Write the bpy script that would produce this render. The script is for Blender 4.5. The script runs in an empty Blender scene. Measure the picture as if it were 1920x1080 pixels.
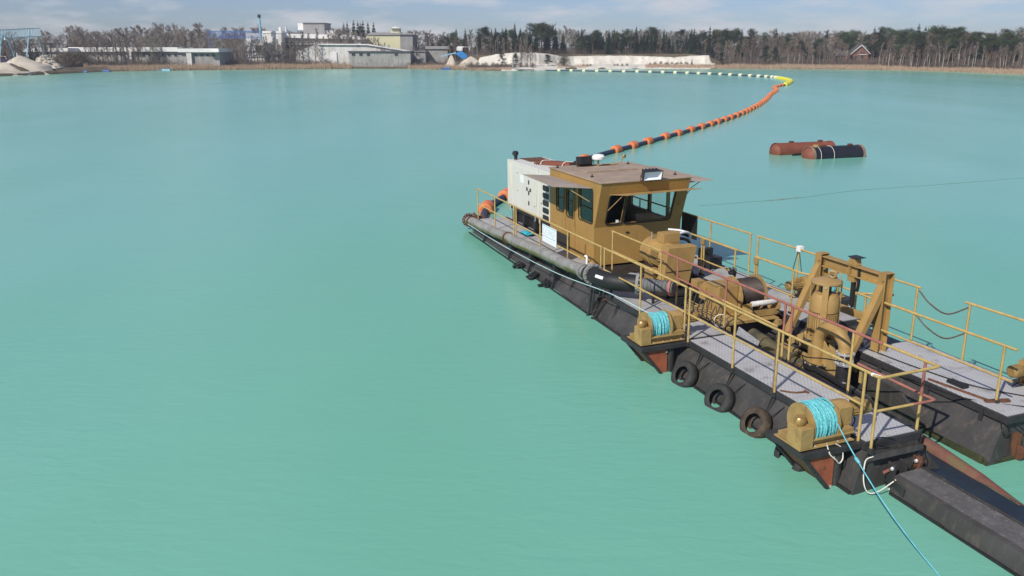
import bpy, bmesh, math, random
from math import sin, cos, tan, pi, radians, atan, sqrt, exp
from mathutils import Matrix, Vector, Euler
from mathutils import noise as mnoise

random.seed(7)
SC = bpy.context.scene
COL = SC.collection

# ------------------------------------------------------------------ camera, light, exposure
CAM_H, PITCH, FPX = 6.4, 0.28934, 1518.64
cam = bpy.data.cameras.new("camera")
cam.sensor_width = 36.0
cam.lens = 36.0 * FPX / 1920.0
cam.clip_start = 0.1
cam.clip_end = 12000
cam_o = bpy.data.objects.new("camera", cam)
cam_o.location = (0, 0, CAM_H)
cam_o.rotation_euler = (pi / 2 - PITCH, 0, 0)
COL.objects.link(cam_o)
SC.camera = cam_o

SUN_DIR = Vector((-0.47, -0.60, 0.645)).normalized()
SUN_ELEV = math.asin(SUN_DIR.z)
world = bpy.data.worlds.new("World")
SC.world = world
world.use_nodes = True
wn, wl = world.node_tree.nodes, world.node_tree.links
wn.clear()
w_out = wn.new("ShaderNodeOutputWorld")
w_bg = wn.new("ShaderNodeBackground")
w_bg.inputs["Strength"].default_value = 0.061
w_sky = wn.new("ShaderNodeTexSky")
w_sky.sky_type = 'NISHITA'
w_sky.sun_disc = False
w_sky.sun_elevation = SUN_ELEV
w_sky.sun_rotation = math.atan2(SUN_DIR.x, SUN_DIR.y)
w_sky.air_density = 1.0
w_sky.dust_density = 0.35
w_sky.ozone_density = 1.0
w_tc = wn.new("ShaderNodeTexCoord")
w_map = wn.new("ShaderNodeMapping")
w_map.inputs["Scale"].default_value = (1.0, 1.0, 4.5)
w_noise = wn.new("ShaderNodeTexNoise")
w_noise.inputs["Scale"].default_value = 7.0
w_noise.inputs["Detail"].default_value = 6.0
w_noise.inputs["Roughness"].default_value = 0.6
w_ramp = wn.new("ShaderNodeValToRGB")
w_ramp.color_ramp.elements[0].position = 0.47
w_ramp.color_ramp.elements[0].color = (0, 0, 0, 1)
w_ramp.color_ramp.elements[1].position = 0.66
w_ramp.color_ramp.elements[1].color = (0.75, 0.75, 0.75, 1)
w_hsv = wn.new("ShaderNodeHueSaturation")
w_hsv.inputs["Saturation"].default_value = 1.0
w_hsv.inputs["Value"].default_value = 1.0
w_mix = wn.new("ShaderNodeMixRGB")
w_mix.inputs["Color2"].default_value = (11.5, 11.4, 12.0, 1)
wl.new(w_tc.outputs["Generated"], w_map.inputs["Vector"])
wl.new(w_map.outputs["Vector"], w_noise.inputs["Vector"])
wl.new(w_noise.outputs["Fac"], w_ramp.inputs["Fac"])
wl.new(w_sky.outputs["Color"], w_hsv.inputs["Color"])
w_tint = wn.new("ShaderNodeMixRGB")
w_tint.blend_type = 'MULTIPLY'
w_tint.inputs["Fac"].default_value = 1.0
w_tint.inputs["Color2"].default_value = (0.86, 1.06, 1.62, 1)
wl.new(w_hsv.outputs["Color"], w_tint.inputs["Color1"])
wl.new(w_tint.outputs["Color"], w_mix.inputs["Color1"])
wl.new(w_ramp.outputs["Color"], w_mix.inputs["Fac"])
wl.new(w_mix.outputs["Color"], w_bg.inputs["Color"])
wl.new(w_bg.outputs["Background"], w_out.inputs["Surface"])

sun = bpy.data.lights.new("sun", 'SUN')
sun.energy = 4.8
sun.angle = radians(0.5)
sun.color = (1.0, 0.94, 0.85)
sun_o = bpy.data.objects.new("sun", sun)
sun_o.rotation_euler = SUN_DIR.to_track_quat('Z', 'Y').to_euler()
sun_o.location = SUN_DIR * 50
COL.objects.link(sun_o)

SC.view_settings.view_transform = 'Standard'
SC.view_settings.look = 'None'
SC.view_settings.exposure = 0.0
SC.view_settings.gamma = 1.0
SC.view_settings.use_curve_mapping = False

# ------------------------------------------------------------------ frames and helpers
def rotm(rx, ry, rz):
    return (Matrix.Rotation(rz, 4, 'Z') @ Matrix.Rotation(ry, 4, 'Y') @ Matrix.Rotation(rx, 4, 'X'))
# the dredger's own frame: X towards the near end, Y across to the far side, Z up, deck at 0
DM = Matrix.Translation((-0.5578, 26.7638, -5.8962 + CAM_H)) @ rotm(0.009565, -0.012384, -1.215693)
DMI = DM.inverted()
def waterz(x, y):
    "deck-frame height of the water surface under (x, y)"
    a = DM @ Vector((x, y, 0)); b = DM @ Vector((x, y, 1))
    return -a.z / (b.z - a.z)

ONES = "first second third fourth fifth sixth seventh eighth ninth tenth eleventh twelfth thirteenth fourteenth fifteenth sixteenth seventeenth eighteenth nineteenth".split()
TENS = ["", "", "twent", "thirt", "fort", "fift", "sixt"]
def nth(n): return ONES[n - 1] if n < 20 else (TENS[n // 10] + ("ieth" if n % 10 == 0 else "y-" + ONES[n % 10 - 1]))
ORG = {}
def thing(name, label, cat, loc=(0, 0, 0), group=None, frame='deck', rz=0.0, local=False):
    o = bpy.data.objects.new(name, None)
    o.empty_display_size = 0.2
    COL.objects.link(o)
    M = Matrix.Translation(loc) @ Matrix.Rotation(rz, 4, 'Z')
    o.matrix_world = (DM @ M) if frame == 'deck' else M
    o["label"] = label; o["category"] = cat
    if group: o["group"] = group
    ORG[o.name] = Vector((0, 0, 0)) if local else Vector(loc)
    return o

class MB:
    def __init__(s): s.v = []; s.f = []
    def add(s, vs, fs):
        n = len(s.v); s.v += [Vector(p) for p in vs]; s.f += [tuple(i + n for i in f) for f in fs]; return s
    def hexa(s, p):
        return s.add(p, [(0, 3, 2, 1), (4, 5, 6, 7), (0, 1, 5, 4), (1, 2, 6, 5), (2, 3, 7, 6), (3, 0, 4, 7)])
    def box(s, x0, x1, y0, y1, z0, z1):
        return s.hexa([(x0, y0, z0), (x1, y0, z0), (x1, y1, z0), (x0, y1, z0), (x0, y0, z1), (x1, y0, z1), (x1, y1, z1), (x0, y1, z1)])
    def beam(s, a, b, w, h, up=(0, 0, 1)):
        a, b, up = Vector(a), Vector(b), Vector(up)
        d = (b - a).normalized(); r = d.cross(up)
        if r.length < 1e-5: r = d.cross(Vector((0, 1, 0)))
        r.normalize(); u = r.cross(d).normalized()
        r *= w / 2; u *= h / 2
        return s.hexa([a - r - u, a + r - u, a + r + u, a - r + u, b - r - u, b + r - u, b + r + u, b - r + u])
    def tube(s, pts, r, n=8, cap=True, r2=None, closed=False):
        pts = [Vector(p) for p in pts]; m = len(pts)
        t0 = (pts[1] - pts[0]).normalized()
        ref = Vector((0, 0, 1)) if abs(t0.z) < 0.9 else Vector((1, 0, 0))
        u = t0.cross(ref).normalized(); vs = []
        for i, p in enumerate(pts):
            if closed: t = pts[(i + 1) % m] - pts[i - 1]
            else: t = pts[min(i + 1, m - 1)] - pts[max(i - 1, 0)]
            t = t.normalized() if t.length > 1e-9 else t0
            u = (u - t * u.dot(t)); u = u.normalized() if u.length > 1e-6 else t.orthogonal().normalized()
            w = t.cross(u)
            rr = r if r2 is None else r + (r2 - r) * i / (m - 1)
            if isinstance(r, (list, tuple)): rr = r[i]
            vs += [p + (u * cos(2 * pi * k / n) + w * sin(2 * pi * k / n)) * rr for k in range(n)]
        fs = []
        for i in range(m if closed else m - 1):
            for k in range(n):
                a, b = i * n + k, i * n + (k + 1) % n
                c, d = ((i + 1) % m) * n + (k + 1) % n, ((i + 1) % m) * n + k
                fs.append((a, b, c, d))
        if cap and not closed: fs += [tuple(range(n - 1, -1, -1)), tuple((m - 1) * n + k for k in range(n))]
        return s.add(vs, fs)
    def cyl(s, a, b, r, n=16, r2=None): return s.tube([a, b], r, n, True, r2)
    def lathe(s, o, ax, prof, n=20, caps=True):
        "prof: list of (distance along axis, radius)"
        o, ax = Vector(o), Vector(ax).normalized()
        u = ax.orthogonal().normalized(); w = ax.cross(u); vs = []
        for h, r in prof:
            vs += [o + ax * h + (u * cos(2 * pi * k / n) + w * sin(2 * pi * k / n)) * max(r, 1e-4) for k in range(n)]
        m = len(prof); fs = []
        for i in range(m - 1):
            for k in range(n):
                fs.append((i * n + k, i * n + (k + 1) % n, (i + 1) * n + (k + 1) % n, (i + 1) * n + k))
        if caps: fs += [tuple(range(n - 1, -1, -1)), tuple((m - 1) * n + k for k in range(n))]
        return s.add(vs, fs)
    def ring(s, o, ax, prof, n=20):
        "closed profile loop of (axial, radial) swept round the axis"
        o, ax = Vector(o), Vector(ax).normalized()
        u = ax.orthogonal().normalized(); w = ax.cross(u); vs = []; m = len(prof)
        for k in range(n):
            d = u * cos(2 * pi * k / n) + w * sin(2 * pi * k / n)
            vs += [o + ax * h + d * r for h, r in prof]
        fs = []
        for k in range(n):
            for i in range(m):
                a = k * m + i; b = k * m + (i + 1) % m; k2 = (k + 1) % n
                fs.append((a, b, k2 * m + (i + 1) % m, k2 * m + i))
        return s.add(vs, fs)
    def prism(s, poly, vec):
        vec = Vector(vec); n = len(poly)
        return s.add([Vector(p) for p in poly] + [Vector(p) + vec for p in poly],
                     [tuple(range(n - 1, -1, -1)), tuple(range(n, 2 * n))] + [(i, (i + 1) % n, n + (i + 1) % n, n + i) for i in range(n)])
    def wall(s, o, u, v, nrm, th, us, vs_, holes):
        "plate spanned by unit vectors u,v from o with rectangular holes (u0,u1,v0,v1); thickness th against nrm"
        o, u, v, nrm = Vector(o), Vector(u), Vector(v), Vector(nrm)
        U = sorted(set([us[0], us[1]] + [h[0] for h in holes] + [h[1] for h in holes]))
        V = sorted(set([vs_[0], vs_[1]] + [h[2] for h in holes] + [h[3] for h in holes]))
        def solid(i, j):
            if i < 0 or j < 0 or i >= len(U) - 1 or j >= len(V) - 1: return False
            a, b = (U[i] + U[i + 1]) / 2, (V[j] + V[j + 1]) / 2
            return not any(h[0] < a < h[1] and h[2] < b < h[3] for h in holes)
        P = lambda a, b, k: o + u * a + v * b - nrm * (th * k)
        for i in range(len(U) - 1):
            for j in range(len(V) - 1):
                if not solid(i, j): continue
                a0, a1, b0, b1 = U[i], U[i + 1], V[j], V[j + 1]
                for k in (0, 1): s.add([P(a0, b0, k), P(a1, b0, k), P(a1, b1, k), P(a0, b1, k)], [(0, 1, 2, 3) if k == 0 else (3, 2, 1, 0)])
                for (di, dj, q) in ((-1, 0, ((a0, b0), (a0, b1))), (1, 0, ((a1, b0), (a1, b1))), (0, -1, ((a0, b0), (a1, b0))), (0, 1, ((a0, b1), (a1, b1)))):
                    if not solid(i + di, j + dj):
                        (p, q_) = q
                        s.add([P(*p, 0), P(*q_, 0), P(*q_, 1), P(*p, 1)], [(0, 1, 2, 3)])
        return s
    def xf(s, M):
        s.v = [M @ p for p in s.v]; return s
    def build(s, name, mat, parent=None, smooth=None, bevel=0.0, kind=None, recalc=True, label=None, frame='deck'):
        org = Vector((0, 0, 0))
        if parent is not None:
            org = ORG[parent.name]
        me = bpy.data.meshes.new(name)
        me.from_pydata([tuple(p - org) for p in s.v], [], s.f)
        if recalc:
            bm = bmesh.new(); bm.from_mesh(me)
            bmesh.ops.recalc_face_normals(bm, faces=bm.faces)
            bm.to_mesh(me); bm.free()
        if smooth is not None:
            me.shade_smooth()
            me.set_sharp_from_angle(angle=radians(smooth))
        me.materials.append(mat)
        o = bpy.data.objects.new(name, me)
        COL.objects.link(o)
        if parent is not None:
            o.parent = parent; ORG[o.name] = org
        elif frame == 'deck':
            o.matrix_world = DM
            ORG[o.name] = Vector((0, 0, 0))
        else:
            ORG[o.name] = Vector((0, 0, 0))
        if bevel:
            b = o.modifiers.new("bevel", 'BEVEL'); b.width = bevel; b.segments = 2; b.limit_method = 'ANGLE'; b.angle_limit = radians(40)
        if kind: o["kind"] = kind
        if label: o["label"] = label
        return o

def tag(o, label, cat, group=None, kind=None):
    if label: o["label"] = label
    if cat: o["category"] = cat
    if group: o["group"] = group
    if kind: o["kind"] = kind
    return o
def single(mb, name, mat, label, cat, loc=None, group=None, smooth=None, bevel=0, frame='deck'):
    "a thing that is one mesh; its origin goes to loc (frame coordinates)"
    o = mb.build(name, mat, None, smooth, bevel, frame=frame)
    if loc is not None:
        L = Vector(loc)
        for p in o.data.vertices: p.co -= L
        o.matrix_world = (DM if frame == 'deck' else Matrix()) @ Matrix.Translation(L)
    return tag(o, label, cat, group)
def copy_thing(root, mw, label=None, group=None):
    r = root.copy(); COL.objects.link(r); r.matrix_world = mw
    if label: r["label"] = label
    if group: r["group"] = group
    for ch in list(root.children):
        c = ch.copy(); COL.objects.link(c); c.parent = r
        for g in ch.children:
            d = g.copy(); COL.objects.link(d); d.parent = c
    return r
def bez(pts, n=10):
    "Catmull-Rom through the points"
    P = [Vector(p) for p in pts]; out = []
    Q = [P[0] * 2 - P[1]] + P + [P[-1] * 2 - P[-2]]
    for i in range(1, len(Q) - 2):
        for k in range(n):
            t = k / n; a, b, c, d = Q[i - 1], Q[i], Q[i + 1], Q[i + 2]
            out.append(0.5 * ((2 * b) + (c - a) * t + (2 * a - 5 * b + 4 * c - d) * t * t + (3 * b - a - 3 * c + d) * t ** 3))
    out.append(P[-1]); return out

# ------------------------------------------------------------------ materials
def newmat(name):
    m = bpy.data.materials.new(name); m.use_nodes = True
    n = m.node_tree.nodes; n.clear()
    out = n.new("ShaderNodeOutputMaterial"); b = n.new("ShaderNodeBsdfPrincipled")
    m.node_tree.links.new(b.outputs[0], out.inputs[0])
    return m, n, m.node_tree.links, b
def noise_fac(n, l, vec, scale, detail, p0, p1, rough=0.6):
    t = n.new("ShaderNodeTexNoise"); t.inputs["Scale"].default_value = scale; t.inputs["Detail"].default_value = detail
    t.inputs["Roughness"].default_value = rough
    if vec is not None: l.new(vec, t.inputs["Vector"])
    r = n.new("ShaderNodeMapRange"); r.inputs["From Min"].default_value = p0; r.inputs["From Max"].default_value = p1
    r.clamp = True
    l.new(t.outputs["Fac"], r.inputs["Value"])
    return r.outputs["Result"], t
def mix(n, l, fac, a, b):
    x = n.new("ShaderNodeMixRGB")
    if isinstance(fac, float): x.inputs["Fac"].default_value = fac
    else: l.new(fac, x.inputs["Fac"])
    for s, c in (("Color1", a), ("Color2", b)):
        if isinstance(c, tuple): x.inputs[s].default_value = (*c[:3], 1)
        else: l.new(c, x.inputs[s])
    return x.outputs["Color"]
def paint(name, col, rough=0.5, metal=0.0, vary=0.25, vscale=2.0, spots=None, spot_at=(0.62, 0.72), sscale=7.0, streak=None, streak_at=(0.55, 0.75), bump=0.0, bscale=40.0, spec=0.4, streak_map=(5, 5, .7), top=None):
    m, n, l, b = newmat(name)
    tc = n.new("ShaderNodeTexCoord"); v = tc.outputs["Object"]
    f, _ = noise_fac(n, l, v, vscale, 4, 0.3, 0.7)
    dark = tuple(c * (1 - vary) for c in col); light = tuple(min(1, c * (1 + vary * .7)) for c in col)
    c = mix(n, l, f, dark, light)
    if streak:
        mp = n.new("ShaderNodeMapping"); mp.inputs["Scale"].default_value = streak_map; l.new(v, mp.inputs["Vector"])
        g, _ = noise_fac(n, l, mp.outputs["Vector"], 2.2, 5, *streak_at)
        c = mix(n, l, g, c, streak)
    if spots:
        g, _ = noise_fac(n, l, v, sscale, 8, *spot_at, rough=.7)
        c = mix(n, l, g, c, spots)
    if top:
        ge = n.new("ShaderNodeNewGeometry"); 
        g2, _ = noise_fac(n, l, v, 3.0, 6, .35, .65)
        c = mix(n, l, g2, c, top)
    l.new(c, b.inputs["Base Color"])
    b.inputs["Roughness"].default_value = rough; b.inputs["Metallic"].default_value = metal
    b.inputs["Specular IOR Level"].default_value = spec
    if bump:
        t = n.new("ShaderNodeTexNoise"); t.inputs["Scale"].default_value = bscale; t.inputs["Detail"].default_value = 4; l.new(v, t.inputs["Vector"])
        bp = n.new("ShaderNodeBump"); bp.inputs["Strength"].default_value = bump; bp.inputs["Distance"].default_value = 0.02
        l.new(t.outputs["Fac"], bp.inputs["Height"]); l.new(bp.outputs["Normal"], b.inputs["Normal"])
    return m

RUST = (0.12, 0.045, 0.02)
M_YEL = paint("ochre_paint", (0.355, 0.222, 0.076), 0.55, vary=.2, spots=(0.17, 0.085, 0.03), spot_at=(.66, .74), streak=(0.26, 0.14, 0.045), streak_at=(.58, .8), bump=.08)
M_YEL2 = paint("ochre_machine", (0.345, 0.228, 0.084), 0.55, vary=.26, vscale=5, spots=(0.15, 0.085, 0.04), spot_at=(.6, .72), sscale=9, streak=(0.2, 0.12, 0.05), streak_at=(.6, .8), bump=.15)
M_CAB = paint("cabin_paint", (0.350, 0.208, 0.060), 0.5, vary=.13, vscale=.9, spots=(0.16, 0.08, 0.03), spot_at=(.665, .70), sscale=6, streak=(0.22, 0.12, 0.04), streak_at=(.56, .82), streak_map=(7, 7, .5), bump=.04)
M_RAIL = paint("rail_paint", (0.46, 0.325, 0.115), 0.55, vary=.22, vscale=6, spots=(0.22, 0.11, 0.05), spot_at=(.62, .7), sscale=11)
M_RED = paint("red_primer", (0.33, 0.125, 0.095), 0.6, vary=.2, vscale=5, spots=(0.4, 0.26, 0.1), spot_at=(.6, .68), sscale=5)
M_REDPL = paint("red_lead_plate", (0.33, 0.09, 0.045), 0.65, vary=.25, vscale=4, spots=(0.09, 0.05, 0.035), spot_at=(.58, .68), sscale=6, streak=(0.2, 0.1, 0.06))
M_BLK = paint("black_tar_hull", (0.050, 0.048, 0.045), 0.55, vary=.35, vscale=1.6, spots=(0.17, 0.165, 0.16), spot_at=(.62, .85), sscale=3.5, streak=(0.105, 0.082, 0.066), streak_at=(.54, .80), streak_map=(4, 4, .6), bump=.4, bscale=14, spec=.5)
M_HULLLOW = paint("algae_hull_foot", (0.045, 0.05, 0.02), 0.8, vary=.5, vscale=5, spots=(0.09, 0.09, 0.045), bump=.3)
M_BLK2 = paint("black_steel", (0.022, 0.022, 0.024), 0.5, vary=.3, vscale=3, spots=(0.06, 0.05, 0.045), spot_at=(.62, .75), bump=.2)
M_FRAME = paint("dark_deck_frame", (0.035, 0.035, 0.037), 0.6, vary=.3, vscale=3, spots=(0.1, 0.085, 0.075), spot_at=(.6, .75), bump=.25)
M_DECK = paint("grey_deck_paint", (0.36, 0.355, 0.345), 0.75, vary=.16, vscale=1.6, spots=(0.14, 0.135, 0.125), spot_at=(.56, .76), sscale=3, streak=(0.25, 0.25, 0.245), streak_map=(.8, 3, 3), bump=.15, bscale=90)
def algae(mt, col=(0.115, 0.125, 0.035)):
    "green growth along the damp lower flank of a lying pipe"
    n, l = mt.node_tree.nodes, mt.node_tree.links; b = next(q for q in n if q.type == 'BSDF_PRINCIPLED')
    src = b.inputs["Base Color"].links[0].from_socket; g = n.new("ShaderNodeNewGeometry"); sp = n.new("ShaderNodeSeparateXYZ"); l.new(g.outputs["Normal"], sp.inputs[0])
    r = n.new("ShaderNodeMapRange"); r.inputs["From Min"].default_value = .22; r.inputs["From Max"].default_value = -.1; l.new(sp.outputs["Z"], r.inputs["Value"])
    tc = n.new("ShaderNodeTexCoord"); f, _ = noise_fac(n, l, tc.outputs["Object"], 2.2, 6, .30, .55)
    m = n.new("ShaderNodeMath"); m.operation = 'MULTIPLY'; l.new(r.outputs[0], m.inputs[0]); l.new(f, m.inputs[1])
    l.new(mix(n, l, m.outputs[0], src, col), b.inputs["Base Color"]); return mt
M_PIPEA = None
M_PIPE = paint("weathered_pipe", (0.25, 0.245, 0.235), 0.75, vary=.25, vscale=3, spots=(0.13, 0.12, 0.11), spot_at=(.56, .72), sscale=4, streak=(0.15, 0.14, 0.13), streak_map=(9, .5, .5), streak_at=(.5, .72), bump=.3, bscale=20)
M_PIPEA = algae(M_PIPE.copy())
M_RUB = paint("black_rubber", (0.016, 0.016, 0.017), 0.55, vary=.25, vscale=4, spots=(0.05, 0.05, 0.05), spot_at=(.64, .8), bump=.15)
M_HOSEG = paint("ribbed_hose", (0.13, 0.13, 0.13), 0.75, vary=.35, vscale=5, bump=.6, bscale=30)
M_TYRE = paint("tyre_rubber", (0.034, 0.033, 0.032), 0.8, vary=.35, vscale=5, spots=(0.10, 0.095, 0.085), spot_at=(.58, .74), sscale=9, bump=.5, bscale=30)
M_TYREB = paint("tyre_brown", (0.06, 0.042, 0.028), 0.75, vary=.4, vscale=6, spots=(0.15, 0.11, 0.07), spot_at=(.55, .7), sscale=9, bump=.5, bscale=30)
M_RUSTM = paint("rusty_steel", (0.13, 0.055, 0.028), 0.8, vary=.35, vscale=6, spots=(0.05, 0.03, 0.022), sscale=8, bump=.4)
M_REDBR = paint("red_brown_pipe", (0.17, 0.075, 0.055), 0.75, vary=.3, vscale=3, spots=(0.12, 0.11, 0.05), spot_at=(.5, .65), sscale=3, streak=(0.24, 0.05, 0.05), streak_map=(.6, 1, 1), bump=.3)
M_OLIVE = paint("olive_silted_pipe", (0.10, 0.085, 0.045), 0.8, vary=.35, vscale=4, spots=(0.035, 0.035, 0.025), spot_at=(.52, .62), sscale=3, bump=.3)
M_CREAM = paint("cream_canopy", (0.62, 0.605, 0.55), 0.45, vary=.05, vscale=2, streak=(0.5, 0.48, 0.42), streak_at=(.62, .9))
M_WHITE = paint("white_paint", (0.75, 0.75, 0.74), 0.5, vary=.06, spots=(.45, .42, .38), spot_at=(.66, .8))
M_SIGN = paint("sign_white", (0.78, 0.81, 0.83), 0.4, vary=.03)
M_LETTER = paint("sign_grey_print", (0.60, 0.66, 0.69), 0.4, vary=.04)
M_DKPRINT = paint("sign_dark_print", (0.16, 0.17, 0.18), 0.4, vary=.04)
M_BLUEP = paint("sign_blue_band", (0.42, 0.60, 0.72), 0.4, vary=.04)
M_ROOF = paint("dusty_roof", (0.33, 0.25, 0.18), 0.7, vary=.22, vscale=1.8, spots=(0.36, 0.27, 0.20), spot_at=(.56, .72), sscale=2.6, streak=(0.27, 0.23, 0.22), streak_map=(1, 1.6, 1), bump=.1)
M_VISOR = paint("dusty_visor", (0.32, 0.27, 0.225), 0.65, vary=.15, vscale=2.5, spots=(0.33, 0.2, 0.08), spot_at=(.55, .68), sscale=3)
M_VISY = paint("ochre_visor", (0.36, 0.23, 0.09), 0.55, vary=.14, vscale=3, spots=(0.24, 0.17, 0.1), spot_at=(.6, .7))
M_ROPE = paint("turquoise_rope", (0.13, 0.50, 0.54), 0.85, vary=.4, vscale=30, spots=(0.45, 0.72, 0.72), spot_at=(.55, .7), sscale=24, bump=.4, bscale=160)
M_ROPED = paint("turquoise_rope_wet", (0.13, 0.46, 0.54), 0.7, vary=.2, vscale=30)
M_ROPEW = paint("white_line", (0.66, 0.63, 0.55), 0.7, vary=.12, vscale=20)
M_ROPEL = paint("pale_blue_line", (0.45, 0.62, 0.64), 0.7, vary=.15, vscale=8)
M_CHAIN = paint("rusty_chain", (0.15, 0.09, 0.065), 0.6, metal=.3, vary=.4, vscale=20)
M_LAMP = paint("lamp_black", (0.02, 0.02, 0.021), 0.45, vary=.2)
M_CABLE = paint("cable_black", (0.012, 0.012, 0.013), 0.5, vary=.2)
M_BRASS = paint("bronze_casting", (0.36, 0.23, 0.08), 0.38, metal=.35, vary=.2, vscale=8, spots=(0.2, 0.12, 0.05))
M_STEEL = paint("bright_bolt", (0.62, 0.61, 0.6), 0.35, metal=.6, vary=.15)
M_DRUM = paint("greasy_wire_drum", (0.055, 0.042, 0.036), 0.5, metal=.3, vary=.3, vscale=6, bump=.3)
M_ORANGE = paint("orange_float", (0.64, 0.19, 0.065), 0.6, vary=.22, vscale=4, spots=(0.35, 0.1, 0.05), spot_at=(.6, .75))
M_ORANGE2 = paint("faded_red_float", (0.56, 0.14, 0.06), 0.6, vary=.25, vscale=4, spots=(0.3, 0.1, 0.06))
M_YELF = paint("yellow_float", (0.70, 0.64, 0.05), 0.5, vary=.1)
M_PALEF = paint("pale_yellow_float", (0.72, 0.70, 0.47), 0.5, vary=.1)
M_NAVY = paint("navy_hose", (0.022, 0.035, 0.075), 0.5, vary=.2, vscale=1)
M_TANKR = paint("red_oxide_tank", (0.20, 0.062, 0.035), 0.65, vary=.25, vscale=1.2, spots=(0.12, 0.045, 0.03), spot_at=(.55, .75), sscale=2)
M_TANKB = paint("navy_tank", (0.014, 0.015, 0.024), 0.45, vary=.35, vscale=1.2, spots=(0.06, 0.035, 0.03), spot_at=(.62, .8), sscale=2)
M_TANKG = paint("worn_tank_rim", (0.26, 0.17, 0.11), 0.7, vary=.4, vscale=3)
M_CONC = paint("gritty_float_top", (0.105, 0.10, 0.10), 0.9, vary=.3, vscale=6, spots=(0.25, 0.24, 0.225), spot_at=(.54, .8), sscale=16, streak=(0.07, 0.066, 0.066), streak_map=(1.2, 1.2, 1), bump=.8, bscale=60)
M_WETD = paint("wet_ladder_deck", (0.012, 0.022, 0.035), 0.3, vary=.3, vscale=2, spots=(0.04, 0.05, 0.06), bump=.15, bscale=25)
M_DARKIN = paint("dark_interior", (0.03, 0.028, 0.026), 0.7, vary=.2)
M_PANEL = paint("grey_plate", (0.33, 0.34, 0.36), 0.7, vary=.15, vscale=6, spots=(0.12, 0.1, 0.09), spot_at=(.56, .64), sscale=14)
M_ROLL = paint("worn_roller", (0.62, 0.6, 0.57), .5, vary=.2, vscale=6, spots=(.2, .12, .08), spot_at=(.55, .62), sscale=8)
M_TARP = paint("turquoise_rag", (0.03, 0.34, 0.42), 0.7, vary=.3, vscale=10)
M_SEAL = paint("black_window_seal", (0.012, 0.012, 0.013), 0.5, vary=.1)

def grating_mat():
    m, n, l, b = newmat("galvanised_grating")
    tc = n.new("ShaderNodeTexCoord"); v = tc.outputs["Object"]
    mp = n.new("ShaderNodeMapping"); mp.inputs["Scale"].default_value = (1, 1, 1); l.new(v, mp.inputs["Vector"])
    sp = n.new("ShaderNodeSeparateXYZ"); l.new(mp.outputs["Vector"], sp.inputs[0])
    def M(op, a, b_=None):
        x = n.new("ShaderNodeMath"); x.operation = op
        for i, q in enumerate((a, b_)):
            if q is None: continue
            if isinstance(q, (int, float)): x.inputs[i].default_value = q
            else: l.new(q, x.inputs[i])
        return x.outputs[0]
    sx = M('SINE', M('MULTIPLY', sp.outputs["X"], 2 * pi / 0.050))
    row = M('FLOOR', M('MULTIPLY', sp.outputs["X"], 1 / 0.050))
    off = M('MULTIPLY', M('MODULO', row, 2.0), 0.5)
    sy = M('SINE', M('MULTIPLY', M('ADD', M('MULTIPLY', sp.outputs["Y"], 1 / 0.070), off), 2 * pi))
    d = M('MULTIPLY', M('ADD', sx, 1.0), M('ADD', sy, 1.0))
    hole = n.new("ShaderNodeMapRange"); hole.inputs["From Min"].default_value = 1.5; hole.inputs["From Max"].default_value = 2.2; l.new(d, hole.inputs["Value"])
    f, _ = noise_fac(n, l, v, 1.6, 5, .3, .7)
    base = mix(n, l, f, (0.42, 0.42, 0.425), (0.52, 0.52, 0.525))
    c = mix(n, l, hole.outputs[0], base, (0.355, 0.355, 0.35))
    g, _ = noise_fac(n, l, v, 2.6, 7, .56, .76)
    c = mix(n, l, g, c, (0.17, 0.155, 0.14))
    l.new(c, b.inputs["Base Color"]); b.inputs["Roughness"].default_value = .6; b.inputs["Metallic"].default_value = .15
    bp = n.new("ShaderNodeBump"); bp.inputs["Strength"].default_value = .35; bp.inputs["Distance"].default_value = .01; bp.invert = True
    l.new(hole.outputs[0], bp.inputs["Height"]); l.new(bp.outputs["Normal"], b.inputs["Normal"])
    return m
M_GRATE = grating_mat()

def glass_mat(name, tint, gloss=.08):
    m = bpy.data.materials.new(name); m.use_nodes = True
    n, l = m.node_tree.nodes, m.node_tree.links; n.clear()
    out = n.new("ShaderNodeOutputMaterial"); t = n.new("ShaderNodeBsdfTransparent"); g = n.new("ShaderNodeBsdfGlossy"); x = n.new("ShaderNodeMixShader")
    lw = n.new("ShaderNodeLayerWeight"); lw.inputs["Blend"].default_value = .5
    pw = n.new("ShaderNodeMath"); pw.operation = 'POWER'; pw.inputs[1].default_value = 4.0; l.new(lw.outputs["Facing"], pw.inputs[0])
    fr = n.new("ShaderNodeMath"); fr.operation = 'MULTIPLY_ADD'; fr.inputs[1].default_value = .6; fr.inputs[2].default_value = .04; l.new(pw.outputs[0], fr.inputs[0])
    t.inputs["Color"].default_value = (*tint, 1); g.inputs["Roughness"].default_value = .03
    l.new(fr.outputs[0], x.inputs[0]); l.new(t.outputs[0], x.inputs[1]); l.new(g.outputs[0], x.inputs[2]); l.new(x.outputs[0], out.inputs[0])
    return m
M_GLASSC = glass_mat("clear_glass", (0.97, 0.98, 0.975))
M_GLASS = glass_mat("tinted_glass", (0.72, 0.84, 0.81))
def lens_mat():
    m, n, l, b = newmat("lamp_reflector")
    b.inputs["Base Color"].default_value = (.80, .83, .88, 1); b.inputs["Roughness"].default_value = .5
    return m
M_LENS = lens_mat()

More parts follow.
